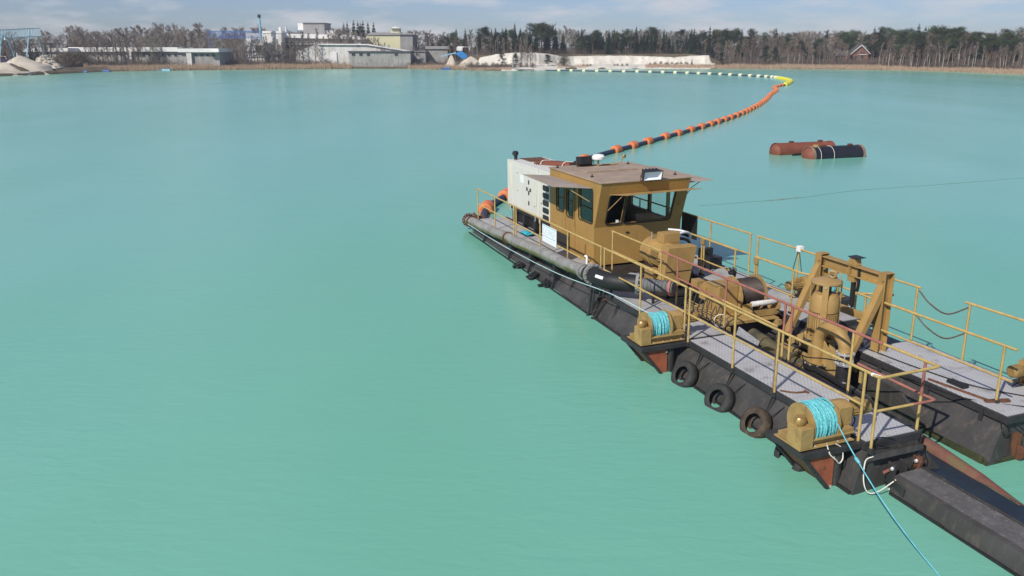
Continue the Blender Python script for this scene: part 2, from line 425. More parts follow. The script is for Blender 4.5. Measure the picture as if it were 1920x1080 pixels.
def water_mat():
    m, n, l, b = newmat("milky_turquoise_water")
    tc = n.new("ShaderNodeTexCoord"); v = tc.outputs["Object"]
    mpc = n.new("ShaderNodeMapping"); mpc.inputs["Scale"].default_value = (1, .3, 1); l.new(v, mpc.inputs["Vector"])
    f, _ = noise_fac(n, l, mpc.outputs[0], 0.05, 3, .36, .66)
    c = mix(n, l, f, (0.146, 0.402, 0.290), (0.182, 0.442, 0.360))  # paler bands imitate the sheen of reflected cloud in the base colour
    l.new(c, b.inputs["Base Color"])
    b.inputs["Roughness"].default_value = 0.21; b.inputs["IOR"].default_value = 1.33; b.inputs["Specular IOR Level"].default_value = .45
    mp = n.new("ShaderNodeMapping"); mp.inputs["Scale"].default_value = (0.75, 2.0, 1); mp.inputs["Rotation"].default_value = (0, 0, radians(8)); l.new(v, mp.inputs["Vector"])
    t = n.new("ShaderNodeTexNoise"); t.inputs["Scale"].default_value = 2.6; t.inputs["Detail"].default_value = 3; t.inputs["Distortion"].default_value = .6
    l.new(mp.outputs[0], t.inputs["Vector"])
    t2 = n.new("ShaderNodeTexNoise"); t2.inputs["Scale"].default_value = .35; t2.inputs["Detail"].default_value = 2; l.new(mp.outputs[0], t2.inputs["Vector"])
    # wind patches: the ripples come and go
    w, _ = noise_fac(n, l, v, 0.06, 2, .35, .65)
    ml = n.new("ShaderNodeMath"); ml.operation = 'MULTIPLY_ADD'; ml.inputs[1].default_value = .6; ml.inputs[2].default_value = .4; l.new(w, ml.inputs[0])
    mm = n.new("ShaderNodeMath"); mm.operation = 'MULTIPLY'; l.new(t.outputs["Fac"], mm.inputs[0]); l.new(ml.outputs[0], mm.inputs[1])
    ad = n.new("ShaderNodeMath"); ad.operation = 'MULTIPLY_ADD'; ad.inputs[1].default_value = 1.2; l.new(t2.outputs["Fac"], ad.inputs[0]); l.new(mm.outputs[0], ad.inputs[2])
    bp = n.new("ShaderNodeBump"); bp.inputs["Strength"].default_value = .22; bp.inputs["Distance"].default_value = 0.06
    l.new(ad.outputs[0], bp.inputs["Height"]); l.new(bp.outputs["Normal"], b.inputs["Normal"])
    return m
M_WATER = water_mat()

# ------------------------------------------------------------------ the setting: water, land
def row_y(v):
    a = (v - 540) / FPX
    return CAM_H * (cos(PITCH) - a * sin(PITCH)) / (sin(PITCH) + a * cos(PITCH))
def col_x(u, y, z=0.0):
    return (u - 960) / FPX * (y * cos(PITCH) + (CAM_H - z) * sin(PITCH))
def row_z(v, y):
    return CAM_H + y * tan(atan((540 - v) / FPX) - PITCH)
SHORE_PX = [(-200, 150), (0, 143), (60, 141), (130, 136.5), (200, 134), (330, 132), (480, 130.5), (640, 129), (760, 129), (860, 131), (900, 132.5), (960, 132.6), (1010, 131.5), (1080, 129.4), (1200, 128.8), (1340, 129), (1500, 129.6), (1640, 131), (1730, 133), (1800, 135), (1870, 138), (1920, 139.5), (2100, 146)]
SHORE = [(col_x(u, row_y(v)), row_y(v)) for u, v in SHORE_PX]
def interp(tab, x):
    if x <= tab[0][0]: return tab[0][1]
    for (a, b), (c, d) in zip(tab, tab[1:]):
        if x <= c: return b + (d - b) * (x - a) / (c - a)
    return tab[-1][1]
def shore_at(u): return row_y(interp(SHORE_PX, u))
def spot(u, d):
    "a point on the bank: column u of the far shore, d metres behind its waterline"
    y = shore_at(u) + d * (0.45 if (u > 1700 or u < 110) else 1.0); return col_x(u, y, .8), y
def shore(x): return interp(SHORE, x) + 1.2 * mnoise.noise(Vector((x * .12, 3, 0)))
def sm(a, b, t):
    t = max(0, min(1, (t - a) / (b - a))); return t * t * (3 - 2 * t)
def land_z(x, y):
    d = y - shore(x)
    h = -2.0 + 2.6 * sm(-6, 2.5, d) + 0.7 * sm(2, 14, d)
    h += (0.25 * mnoise.noise(Vector((x * .08, y * .08, 0)))) * sm(2, 8, d)
    # the sand pit's upper ground in the middle of the far bank
    k = sm(-19, -12, x) * (1 - sm(62, 68, x))
    h += k * 2.9 * sm(14, 18, d)
    return h
g = MB()
nx, ny = 170, 60
xs = [-420 + 840 * i / nx for i in range(nx + 1)]
ds = [-14, -8, -5, -3, -2, -1, 0, 1, 2, 3, 5, 8, 11, 13.5, 14.5, 15.5, 16.5, 17.5, 19, 24, 34, 50, 80, 140, 300, 900, 3500, 9000]
for x in xs:
    xx = x
    for d in ds:
        y = shore(xx) + d
        g.v.append(Vector((xx if d < 200 else xx * (1 + (d - 200) / 260.0), y, land_z(xx, y) if d < 200 else 1.4)))
nd = len(ds)
for i in range(nx):
    for j in range(nd - 1):
        g.f.append((i * nd + j, (i + 1) * nd + j, (i + 1) * nd + j + 1, i * nd + j + 1))
M_LAND = paint("winter_bank_soil", (0.105, 0.082, 0.05), 0.95, vary=.4, vscale=.3, spots=(0.16, 0.13, 0.075), spot_at=(.5, .7), sscale=.8)
tag(g.build("land", M_LAND, None, smooth=60, frame='world'), None, None, kind='structure')
w = MB().add([(-6000, -6000, 0), (6000, -6000, 0), (6000, 520, 0), (-6000, 520, 0)], [(0, 1, 2, 3)])
tag(w.build("water", M_WATER, None, frame='world', recalc=False), None, None, kind='structure')

# ------------------------------------------------------------------ the dredger's hull
dredger = thing("dredger", "long black twin hulled suction dredger with grey deck walkways moored on the turquoise lake", "dredger", (0, 0, 0))
def pontoon(side, x0, x1, name="pontoon"):
    if side == 'near': top = (0.06, 0.98); bot = (-0.34, 1.42)
    else: top = (2.80, 4.18); bot = (2.33, 4.62)
    zt, zk = -0.13, -0.52
    m = MB()
    # a shell in rows so that the plating dents slightly
    sec = [(bot[0], -1.6), (bot[0], -0.80), (bot[0] + .02, -0.66), ((top[0] + bot[0]) / 2 - .01, -0.40), (top[0], zt), (top[1], zt), ((top[1] + bot[1]) / 2, -0.40), (bot[1], -0.66), (bot[1], -1.6)]
    n = max(2, int((x1 - x0) / 0.5)); vs = []
    for i in range(n + 1):
        x = x0 + (x1 - x0) * i / n
        for (y, z) in sec:
            k = 0.018 * mnoise.noise(Vector((x * 1.4, y * 2, z * 2)))
            xe = x
            if i == n and z < -.2: xe = x + 0.18 * min(1, (-.13 - z) / .5)
            vs.append((xe, y + k, z))
    q = len(sec); fs = []
    for i in range(n):
        for j in range(q):
            fs.append((i * q + j, i * q + (j + 1) % q, (i + 1) * q + (j + 1) % q, (i + 1) * q + j))
    fs += [tuple(range(q)), tuple(n * q + j for j in range(q))]
    m.add(vs, fs)
    return m.build(name, M_BLK, dredger, smooth=25)
p = pontoon('near', -1.95, 8.05); p = pontoon('near', 8.25, 16.85)
p = pontoon('far', -1.95, 16.9)
# algae foot at the waterline: a thin strake proud of the plating
m = MB()
for (x0, x1, y, s) in ((8.3, 17.0, -0.352, -1), (-1.9, 8.0, -0.352, -1)):
    m = MB()
    for i in range(18):
        a = x0 + (x1 - x0) * i / 18; b = x0 + (x1 - x0) * (i + 1) / 18
        m.box(a, b - .002, y - .012, y + .03, waterz(a, y) - .12, waterz(a, y) + .035 + .02 * mnoise.noise(Vector((a, 1, 2))))
    m.build("waterline_strake", M_BLK2, dredger)
m = MB()
for i in range(18):
    a = 8 + 9.0 * i / 18; b = a + .5
    m.box(a, b - .002, 2.285, 2.33, waterz(a, 2.3) - .12, waterz(a, 2.3) + .10 + .03 * mnoise.noise(Vector((a, 1, 2))))
m.build("waterline_strake", M_HULLLOW, dredger)
MB().box(17.02, 17.075, 2.30, 4.6, -.9, -.68).build("waterline_strake", M_HULLLOW, dredger)
m = MB().box(8.06, 8.24, .02, 1.0, -.9, -.16)
m.build("pontoon_joint", M_RUSTM, dredger)
m = MB()
for z in (-.2, -.42, -.6):
    for x in (8.02, 8.28): m.lathe((x, -.02 - (-.13 - z) * .68 - .03, z), (0, -1, .68), [(0, .035), (.04, .035)], 8)
m.beam((7.98, -.03, -.16), (7.98, -.42, -.68), .05, .06); m.beam((8.32, -.03, -.16), (8.32, -.42, -.68), .05, .06)
m.build("joint_flange", M_FRAME, dredger)

# deck frame (channels), gussets and deck plates
def deck_edge(x0, x1, y0, y1):
    m = MB()
    m.box(x0, x1, y0, y0 + .05, -.125, -.012); m.box(x0, x1, y1 - .05, y1, -.125, -.012)
    m.box(x0, x0 + .05, y0 + .051, y1 - .051, -.125, -.012); m.box(x1 - .05, x1, y0 + .051, y1 - .051, -.125, -.012)
    return m.build("deck_frame", M_FRAME, dredger)
deck_edge(-1.95, 11.88, 0.0, 1.06); deck_edge(11.9, 16.85, 0.0, 1.06)
deck_edge(-1.95, 12.2, 2.93, 4.22); deck_edge(13.62, 17.0, 2.72, 4.22)
for x in (12.45, 13.5, 14.7, 16.1, 8.9, 10.2, 5.0, 6.4):
    MB().prism([(x, -.002, -.05), (x, -.002, -.13), (x, -.16, -.42), (x, -.01, -.30)], (.05, 0, 0)).build("gusset", M_FRAME, dredger)
for x in (14.3, 15.4, 16.5):
    MB().box(x, x + .07, 2.69, 2.718, -.4, -.02).build("gusset", M_FRAME, dredger)
MB().beam((16.86, .98, -.13), (17.0, 1.12, -.62), .07, .05).build("brace", M_FRAME, dredger)
for (a, b) in ((-1.9, 1.2), (1.21, 4.4), (4.41, 7.6), (7.61, 9.9), (9.91, 11.85)):
    MB().box(a, b, .052, 1.008, -.02, .0).build("deck_plate", M_DECK, dredger)
MB().box(-1.9, 2.4, 1.08, 2.92, -.03, -.004).build("deck_plate", M_DECK, dredger)
for (a, b) in ((-1.9, 3.0), (3.01, 7.2), (7.21, 9.9), (9.91, 12.15)):
    MB().box(a, b, 2.985, 4.168, -.02, .0).build("deck_plate", M_DECK, dredger)
for (a, b) in ((11.955, 13.45), (13.46, 15.1), (15.11, 16.795)):
    MB().box(a, b, .052, 1.008, -.025, .0).build("grating_panel", M_GRATE, dredger)
for (a, b) in ((13.675, 15.3), (15.31, 16.945)):
    MB().box(a, b, 2.772, 4.168, -.025, .0).build("grating_panel", M_GRATE, dredger)
MB().box(5.6, 8.7, 1.08, 2.92, -.16, -.10).build("well_deck", M_BLK2, dredger, label="dark plated deck between the wheelhouse and the drive motor")
MB().box(8.72, 11.7, 1.1, 2.92, -.5, -.42).build("well_floor", M_BLK2, dredger)
for x in (5.62, 8.62, 11.9, 12.6, 14.05):
    MB().box(x, x + .12, 1.07, 2.72 if x > 12.3 else 2.92, -.4, -.2).build("cross_beam", M_BLK2, dredger)
m = MB().box(9.0, 16.8, 1.065, 1.16, -.30, -.03); m.build("inner_coaming", M_FRAME, dredger)
# winch brackets on the hull sides
def bracket(xc, side):
    s = -1 if side == 'near' else 1
    yo = -.0 if side == 'near' else 4.2
    Y = lambda y: yo + s * (-y) if side == 'far' else y
    f = (lambda y: y) if side == 'near' else (lambda y: 4.2 - y)
    zf = -.76
    m = MB().prism([(xc + .40, f(-1.0), -.13), (xc + .40, f(-.44), -.13), (xc + .40, f(-.44), zf)], (-.7, 0, 0))
    m.build("bracket_plate", M_REDPL, dredger)
    m = MB()
    m.beam((xc + .42, f(-1.03), -.10), (xc + .42, f(-.47), zf - .03), .06, .05, (1, 0, 0))
    m.beam((xc - .32, f(-1.03), -.10), (xc - .32, f(-.47), zf - .03), .06, .05, (1, 0, 0))
    m.box(xc - .42, xc + .46, min(f(-1.08), f(-.02)), max(f(-1.08), f(-.02)), -.125, -.03)
    m.build("bracket_frame", M_FRAME, dredger, bevel=.006)
    m = MB().cyl((xc + .31, f(-.34), -.85), (xc + .31, f(-.34), -.127), .10, 14)
    m.build("bracket_post", M_BLK, dredger, smooth=40)
    m = MB()
    for (y, z) in ((-.47, -.2), (-.47, zf + .07)): m.lathe((xc + .402, f(y), z), (1, 0, 0), [(0, .022), (.02, .022)], 6)
    m.build("bolt", M_STEEL, dredger, kind="stuff")
for xc, sd in ((11.50, 'near'), (16.32, 'near'), (10.45, 'far'), (16.25, 'far')): bracket(xc, sd)
# hinge lugs on the near pontoon's end
m = MB()
for y in (.34, .56): m.box(16.98, 17.13, y, y + .04, -.80, -.30)
m.build("hinge_lug", M_FRAME, dredger, bevel=.01)
m = MB().prism([(17.0, .80, -.28), (17.12, .80, -.26), (17.16, .80, -.34), (17.1, .80, -.62), (17.0, .80, -.62)], (0, .07, 0)); m.build("hinge_lug", M_RUSTM, dredger, bevel=.01, label="rusty hinge lug")
m = MB()
for (y, z) in ((.33, -.37), (.33, -.72), (.79, -.33)): m.lathe((17.09, y, z), (0.5, -1, 0), [(-.02, .03), (.03, .03), (.04, .018)], 10)
m.build("hinge_pin", M_STEEL, dredger, smooth=40)
m = MB().lathe((17.08, 3.0, -.62), (0, -1, 0), [(0, .12), (.06, .12)], 14); m.box(16.99, 17.08, 2.9, 3.0, -.72, -.3); m.build("hinge_lug", M_RUSTM, dredger, label="rusty hinge lug")
m = MB().beam((17.03, .22, -.45), (17.05, .31, -.41), .012, .04); m.build("paint_mark", M_RED, dredger)
MB().prism([(16.97, .0, -.14), (16.97, 1.0, -.14), (17.0, 1.0, -.22), (17.0, 0, -.22)], (.01, 0, 0)).build("end_plate", M_BLK, dredger)

# ------------------------------------------------------------------ railings
def rail(y, x0, x1, posts, zt=1.1, zm=.56, r=.024, mat=M_RAIL, mid=True, postmat=None, foot=-.08, endcurve=False, ymat=None):
    rt = MB(); pts = [(x0, y, zt), (x1, y, zt)]
    rt.tube(pts, r, 8)
    o = rt.build("railing", mat, dredger, smooth=50)
    if mid:
        MB().tube([(x0, y, zm), (x1, y, zm)], r * .85, 8).build("mid_rail", mat, o, smooth=50)
    for i, x in enumerate(posts):
        pm = (postmat or {}).get(i, mat)
        MB().tube([(x, y, foot), (x, y, zt - .005)], r * .95, 8).build("post", pm, o, smooth=50)
        MB().box(x - .045, x + .045, y - .03, y + .03, foot - .04, foot + .05).build("post_foot", M_FRAME, o)
    return o
YN = -0.005
rail(YN, -1.9, 1.92, [-1.86, 0.0, 1.84])
rail(YN, 2.0, 8.0, [2.02, 4.0, 5.95, 7.95])
rail(YN, 8.1, 11.84, [8.14, 9.95, 11.80])
rail(YN, 11.92, 16.72, [11.96, 13.49, 14.72, 16.70])
o = rail(YN, 16.80, 16.98, [16.96], mid=False)
# the railing across the near end with its bent loop
m = MB().tube(bez([(16.72, YN, 1.1), (16.97, .02, 1.1), (16.98, .4, 1.1), (16.97, 1.06, 1.1), (16.93, 1.12, 1.1), (16.8, 1.12, 1.1), (16.3, 1.11, 1.1)], 8), .025, 8)
er = m.build("railing", M_RAIL, dredger, smooth=50)
MB().tube([(16.96, .0, .56), (16.97, .7, .56)], .022, 8).build("mid_rail", M_RAIL, er, smooth=50)
MB().tube(bez([(16.97, .70, .56), (16.97, 1.08, .56), (16.90, 1.13, .56), (16.6, 1.12, .56), (15.4, 1.11, .58)], 8), .022, 8).build("mid_rail", M_RED, er, smooth=50)
MB().lathe((16.9, .0, 1.1), (1, .25, 0), [(-.07, .03), (.07, .03)], 8).build("rail_sleeve", M_WHITE, er, smooth=50)
# inner railing of the near walkway, red primer in its middle
ir = MB().tube([(6.38, 1.1, 1.09), (8.95, 1.1, 1.1)], .024, 8).build("railing", M_RAIL, dredger, smooth=50)
MB().tube([(8.96, 1.1, 1.1), (15.9, 1.1, 1.1)], .026, 8).build("top_rail", M_RED, ir, smooth=50, label="top rail in bare red primer")
MB().tube([(15.91, 1.1, 1.1), (16.3, 1.11, 1.1)], .025, 8).build("top_rail", M_RAIL, ir, smooth=50)
MB().tube([(6.42, 1.1, .56), (8.9, 1.1, .56)], .02, 8).build("mid_rail", M_RAIL, ir, smooth=50)
MB().tube([(9.69, 1.1, .63), (11.5, 1.1, .60)], .022, 8).build("mid_rail", M_RED, ir, smooth=50)
MB().tube([(11.51, 1.1, .60), (13.3, 1.1, .58)], .022, 8).build("mid_rail", M_RAIL, ir, smooth=50)
for x, mt in ((6.42, M_RAIL), (8.94, M_RAIL), (9.69, M_RED), (11.6, M_RED), (13.49, M_RED), (13.69, M_RED), (15.25, M_RAIL), (16.74, M_RED)):
    MB().tube([(x, 1.1, -.05), (x, 1.1, .55)], .023, 8).build("post", M_RAIL, ir, smooth=50)
    MB().tube([(x, 1.1, .552), (x, 1.1, 1.09)], .0235, 8).build("post", mt, ir, smooth=50)
# far side railings
rail(4.2, -1.9, 8.22, [-1.86, 0.2, 2.3, 4.3, 6.36, 8.18], mid=True)
rail(4.2, 8.46, 13.68, [8.5, 10.05, 12.0, 13.6])
rail(4.2, 14.72, 17.0, [14.82, 16.96], mid=False)
fr = rail(3.05, 6.95, 9.22, [7.7, 7.8, 9.15], zt=1.0, zm=.42, foot=0.0)
MB().tube(bez([(6.95, 3.05, 1.0), (6.75, 2.95, 1.02), (6.5, 2.75, 1.02)], 6), .03, 8).build("rail_end", M_WHITE, fr, smooth=50)
fr = rail(3.05, 9.92, 11.4, [9.95, 10.03, 11.3], zt=1.0, zm=.42, foot=0.0)
MB().tube(bez([(11.4, 3.05, 1.0), (11.55, 3.06, 1.0), (12.2, 3.3, 1.0)], 6), .024, 8).build("rail_end", M_RAIL, fr, smooth=50)
fr = rail(3.05, 13.3, 16.72, [13.45, 16.50], zt=1.0, zm=.45, foot=0.0)
MB().tube(bez([(13.3, 3.05, 1.0), (13.26, 3.1, 1.0), (13.6, 3.6, 1.0)], 6), .024, 8).build("rail_end", M_RAIL, fr, smooth=50)
for x in (7.75, 9.99):
    MB().box(x - .05, x + .09, 3.0, 3.03, .85, .99).build("switch_plate", M_YEL2, fr)
MB().box(16.55, 16.6, .02, .05, .86, 1.04).build("switch_plate", M_YEL2, er)

# ------------------------------------------------------------------ wheelhouse
cabin = thing("wheelhouse", "ochre wheelhouse with dusty flat roof and forward leaning front windows on the dredger", "wheelhouse", (4.0, 2.3, 0))
CX0, CX1, CY0, CY1, CZ0, CZ1, CZ2 = 2.43, 5.55, .97, 3.72, -.06, 1.02, 2.3
SL = (5.985 - 5.55) / (CZ2 - CZ1)
def side_wall(y, n):
    # parallelogram top front is handled by a prism added in front of x = 5.55
    m = MB()
    holes = [(.52, 1.07, 1.12, 2.02), (1.27, 1.79, 1.05, 2.02), (2.12, 3.02, 1.12, 2.06)] if n < 0 else [(.25, 1.30, 1.0, 2.08), (1.42, 2.38, .98, 2.08), (2.48, 3.06, 1.06, 2.08)]
    m.wall((CX0, y, 0), (1, 0, 0), (0, 0, 1), (0, n, 0), .06, (0, 3.12), (CZ0, CZ2), holes)
    ya, yb = (y, y - n * .06)
    m.prism([(5.551, ya, CZ1), (5.985, ya, CZ2), (5.551, ya, CZ2)], (0, yb - ya, 0))
    return m.build("side_wall", M_CAB, cabin), holes
def rr_loop(u0, u1, v0, v1, r=.09, n=5):
    pts = []
    for cx, cy, a in ((u1 - r, v0 + r, -90), (u1 - r, v1 - r, 0), (u0 + r, v1 - r, 90), (u0 + r, v0 + r, 180)):
        for k in range(n + 1):
            t = radians(a + 90 * k / n); pts.append((cx + r * cos(t), cy + r * sin(t)))
    return pts
def corner_fill(m, o, u, v, nrm, h, r=.09, n=5, th=.06):
    "fills the four corners of a rectangular opening so that it reads as rounded"
    o, u, v, nrm = Vector(o), Vector(u), Vector(v), Vector(nrm)
    for (cu, cv, su, sv) in ((h[0], h[2], 1, 1), (h[1], h[2], -1, 1), (h[1], h[3], -1, -1), (h[0], h[3], 1, -1)):
        c = (cu + su * r, cv + sv * r)
        arc = [(c[0] - su * r * cos(pi / 2 * k / n), c[1] - sv * r * sin(pi / 2 * k / n)) for k in range(n + 1)]
        poly = [(cu, cv)] + arc
        m.prism([o + u * a + v * b - nrm * .002 for a, b in poly], -nrm * (th - .004))
for y, n in ((CY0, -1), (CY1, 1)):
    wallo, holes = side_wall(y, n)
    fill = MB(); 
    for h in holes: corner_fill(fill, (CX0, y, 0), (1, 0, 0), (0, 0, 1), (0, n, 0), h)
    fill.build("window_corner", M_CAB, wallo)
    for h in holes:
        L = [Vector((CX0 + a, y + n * .004, b)) for a, b in rr_loop(h[0] - .012, h[1] + .012, h[2] - .012, h[3] + .012, .10)]
        wf = MB().tube(L, .017, 6, closed=True).build("window", M_SEAL, cabin, smooth=50)
        MB().box(CX0 + h[0] + .002, CX0 + h[1] - .002, y - n * .035, y - n * .029, h[2] + .002, h[3] - .002).build("pane", M_GLASS if n < 0 else M_GLASSC, wf)
# the entrance door on the near side round the middle window
m = MB()
for x in (CX0 + 1.18, CX0 + 1.88): m.box(x - .012, x + .012, CY0 - .016, CY0 - .001, .05, 2.08)
m.box(CX0 + 1.193, CX0 + 1.867, CY0 - .014, CY0 - .001, 2.06, 2.082)
dr = m.build("door", M_CAB, cabin)
MB().tube([(CX0 + 1.84, CY0 - .03, .82), (CX0 + 1.84, CY0 - .03, 1.75)], .009, 6).build("handle", M_VISY, dr)
m = MB()
m.box(3.9, 3.92, CY0 - .013, CY0 - .001, -.02, .62); m.box(5.0, 5.015, CY0 - .012, CY0 - .001, -.02, .45)
m.build("panel_seam", M_BLK2, cabin)
MB().box(3.0, 3.88, CY0 - .02, CY0 - .001, -.04, .45).build("vent_opening", M_DARKIN, cabin)
# front: straight lower panel and the leaning upper panel with two big windows
MB().box(CX1 - .06, CX1, CY0 + .061, CY1 - .061, CZ0, CZ1).build("front_panel", M_CAB, cabin)
vdir = Vector((SL, 0, 1)).normalized(); flen = (CZ2 - CZ1) / vdir.z; fn = Vector((vdir.z, 0, -vdir.x))
fh = [(.33, .81, .09, flen - .36), (.90, 2.36, .07, flen - .36), (2.45, 2.46, .2, .3)]
m = MB().wall((CX1, CY0, CZ1), (0, 1, 0), vdir, fn, .06, (.061, CY1 - CY0 - .061), (0, flen), fh[:2])
fw = m.build("front_wall", M_CAB, cabin)
fill = MB()
for h in fh[:2]: corner_fill(fill, (CX1, CY0, CZ1), (0, 1, 0), vdir, fn, h)
fill.build("window_corner", M_CAB, fw)
for h in fh[:2]:
    L = [Vector((CX1, CY0 + a, CZ1)) + vdir * b + fn * .004 for a, b in rr_loop(h[0] - .012, h[1] + .012, h[2] - .012, h[3] + .012, .10)]
    wf = MB().tube(L, .02, 6, closed=True).build("window", M_SEAL, cabin, smooth=50)
    c = Vector((CX1, CY0, CZ1)) - fn * .03
    q = [c + Vector((0, a, 0)) + vdir * b for a, b in ((h[0] + .002, h[2] + .002), (h[1] - .002, h[2] + .002), (h[1] - .002, h[3] - .002), (h[0] + .002, h[3] - .002))]
    MB().prism(q, -fn * .006).build("pane", M_GLASSC, wf)
MB().box(CX0, CX0 + .06, CY0 + .061, CY1 - .061, CZ0, CZ2).build("rear_wall", M_CAB, cabin)
MB().box(CX0 + .061, CX1 - .061, CY0 + .061, CY1 - .061, CZ0, CZ0 + .05).build("cabin_floor", M_DARKIN, cabin)
m = MB().box(4.9, 5.45, 1.3, 3.4, .0, .95); m.box(3.4, 3.9, 2.0, 2.6, .0, .45); m.box(3.3, 3.42, 2.0, 2.6, .45, 1.15); m.build("operator_console", M_DARKIN, cabin)
MB().box(CX0 + .061, CX0 + .065, CY0 + .062, CY1 - .062, CZ0 + .06, CZ2).build("rear_lining", M_DARKIN, cabin)
# roof
m = MB().prism([(2.40, .94, 2.302), (6.01, .94, 2.302), (6.01, 3.75, 2.302), (2.40, 3.75, 2.302)], (0, 0, .03))
rf = m.build("roof", M_ROOF, cabin, bevel=.006)
m = MB().box(2.41, 6.0, .945, 3.745, 2.292, 2.3018); m.build("roof_edge", M_CAB, rf)
MB().box(3.2, 4.12, 1.42, 3.1, 2.333, 2.375).build("roof_hatch", M_ROOF, rf, bevel=.005)
m = MB()
for (x, y) in ((4.9, 1.2), (2.9, 3.4), (5.5, 3.5), (2.7, 1.1)): m.lathe((x, y, 2.333), (0, 0, 1), [(0, .05), (.02, .05), (.03, .02), (.09, .012)], 8)
m.build("lifting_eye", M_BLK2, rf)
m = MB().tube(bez([(2.9, 2.5, 2.36), (2.9, 2.9, 2.36), (2.92, 3.12, 2.42), (2.95, 3.2, 2.58), (2.98, 3.26, 2.6)], 6), .022, 8); m.lathe((2.98, 3.22, 2.6), (1, .5, 0), [(-.03, .06), (.03, .06)], 12)
m.build("cable_gland", M_YEL2, rf, smooth=50)
# hinged visors
def plate(pts, th, name, mt, parent, **k): return MB().prism(pts, (0, 0, -th)).build(name, mt, parent, **k)
v1 = plate([(2.45, .955, 2.08), (5.46, .955, 2.12), (4.78, .05, 2.13), (2.47, .05, 2.17)], .012, "visor", M_VISOR, cabin, label="dusty side visor on the near side")
MB().beam((2.6, .95, 1.75), (2.6, .35, 2.12), .02, .02).build("visor_stay", M_YEL2, v1); MB().beam((5.3, .95, 1.72), (4.9, .4, 2.10), .02, .02).build("visor_stay", M_YEL2, v1)
v2 = plate([(5.86, 1.2, 1.995), (6.01, 1.76, 1.945), (6.10, 3.95, 1.955), (5.86, 3.70, 1.995)], .012, "visor", M_VISY, cabin)
v2b = plate([(5.90, 1.24, 1.99), (6.38, 1.55, 2.02), (6.24, 3.92, 2.02), (5.90, 3.80, 1.99)], .012, "visor", M_VISY, cabin, label="ochre front visor over the windows")
bpy.data.objects.remove(v2)
MB().beam((5.72, 1.28, 1.5), (6.2, 1.5, 1.99), .014, .018).build("visor_stay", M_YEL2, v2b); MB().beam((5.72, 3.5, 1.5), (6.15, 3.6, 1.99), .014, .018).build("visor_stay", M_YEL2, v2b)
v3 = plate([(2.6, 3.735, 2.16), (5.9, 3.735, 2.16), (6.0, 4.44, 2.20), (2.7, 4.44, 2.20)], .012, "visor", M_VISOR, cabin, label="dusty side visor on the far side")
MB().beam((5.6, 3.73, 1.8), (5.8, 4.2, 2.18), .02, .02).build("visor_stay", M_YEL2, v3)
MB().box(5.563, 5.575, 1.95, 2.05, .80, .84).build("vent_plug", M_BLK2, cabin)
MB().box(5.575, 5.585, 1.62, 1.70, 1.125, 1.20).xf(Matrix()).build("notice_label", M_SIGN, cabin)
# black side screen beyond the wheelhouse, on the far railing
single(MB().box(4.9, 5.72, 4.165, 4.178, .42, 1.09), "rail_screen", M_BLK2, "black sheet screen fixed to the far railing beside the wheelhouse", "screen", (5.3, 4.17, .42))

# ------------------------------------------------------------------ floodlights, dome
def floodlight(loc, w, h, d, rz, tilt, label):
    t = thing("floodlight", label, "floodlight", loc, group="floodlights on the wheelhouse roof", rz=rz, local=True)
    R = Matrix.Translation((0, 0, .17)) @ Matrix.Rotation(tilt, 4, 'Y')
    m = MB()
    hw, hh = w / 2, h / 2
    F = [(d / 2, -hw, -hh), (d / 2, hw, -hh), (d / 2, hw, hh), (d / 2, -hw, hh)]
    Bk = [(-d / 2, -hw * .75, -hh * .7), (-d / 2, hw * .75, -hh * .7), (-d / 2, hw * .75, hh * .8), (-d / 2, -hw * .75, hh * .8)]
    Fi = [(d / 2, p[1] * .9, p[2] * .86) for p in F]; In = [(d / 2 - .07, p[1] * .62, p[2] * .5) for p in F]
    m.add(F + Bk + Fi, [(0, 4, 5, 1), (1, 5, 6, 2), (2, 6, 7, 3), (3, 7, 4, 0), (7, 6, 5, 4), (0, 1, 9, 8), (1, 2, 10, 9), (2, 3, 11, 10), (3, 0, 8, 11)])
    for k in range(5): m.box(-d / 2 - .03, d / 2 - .05, -hw * .7 + k * hw * .35 - .006, -hw * .7 + k * hw * .35 + .006, hh * .75, hh * .95)
    m.xf(R).build("housing", M_LAMP, t)
    m = MB().add(Fi + In, [(0, 1, 5, 4), (1, 2, 6, 5), (2, 3, 7, 6), (3, 0, 4, 7), (4, 5, 6, 7)]).xf(R); m.build("reflector", M_LENS, t, recalc=False)
    m = MB().tube([(0, -hw - .02, .17), (0, -hw - .02, .02), (0, hw + .02, .02), (0, hw + .02, .17)], .012, 6); m.cyl((0, 0, -.03), (0, 0, .03), .02, 8); m.build("bracket", M_RUSTM, t)
    return t
floodlight((6.03, 2.42, 2.31), .60, .27, .24, 0.02, radians(14), "black floodlight with pale reflector on the front roof edge of the wheelhouse")
floodlight((2.8, 1.98, 2.335), .52, .28, .2, pi, radians(8), "black floodlight at the rear of the wheelhouse roof beside the white dome")
dm = thing("antenna_dome", "small white flat antenna dome on an ochre stub post on the wheelhouse roof", "antenna", (3.05, 2.3, 2.335))
MB().cyl((3.05, 2.3, 2.335), (3.05, 2.3, 2.58), .03, 8).build("post", M_YEL2, dm)
MB().lathe((3.05, 2.3, 2.55), (0, 0, 1), [(0, .12), (.02, .19), (.09, .20), (.15, .15), (.17, .05)], 20).build("dome", M_WHITE, dm, smooth=40)

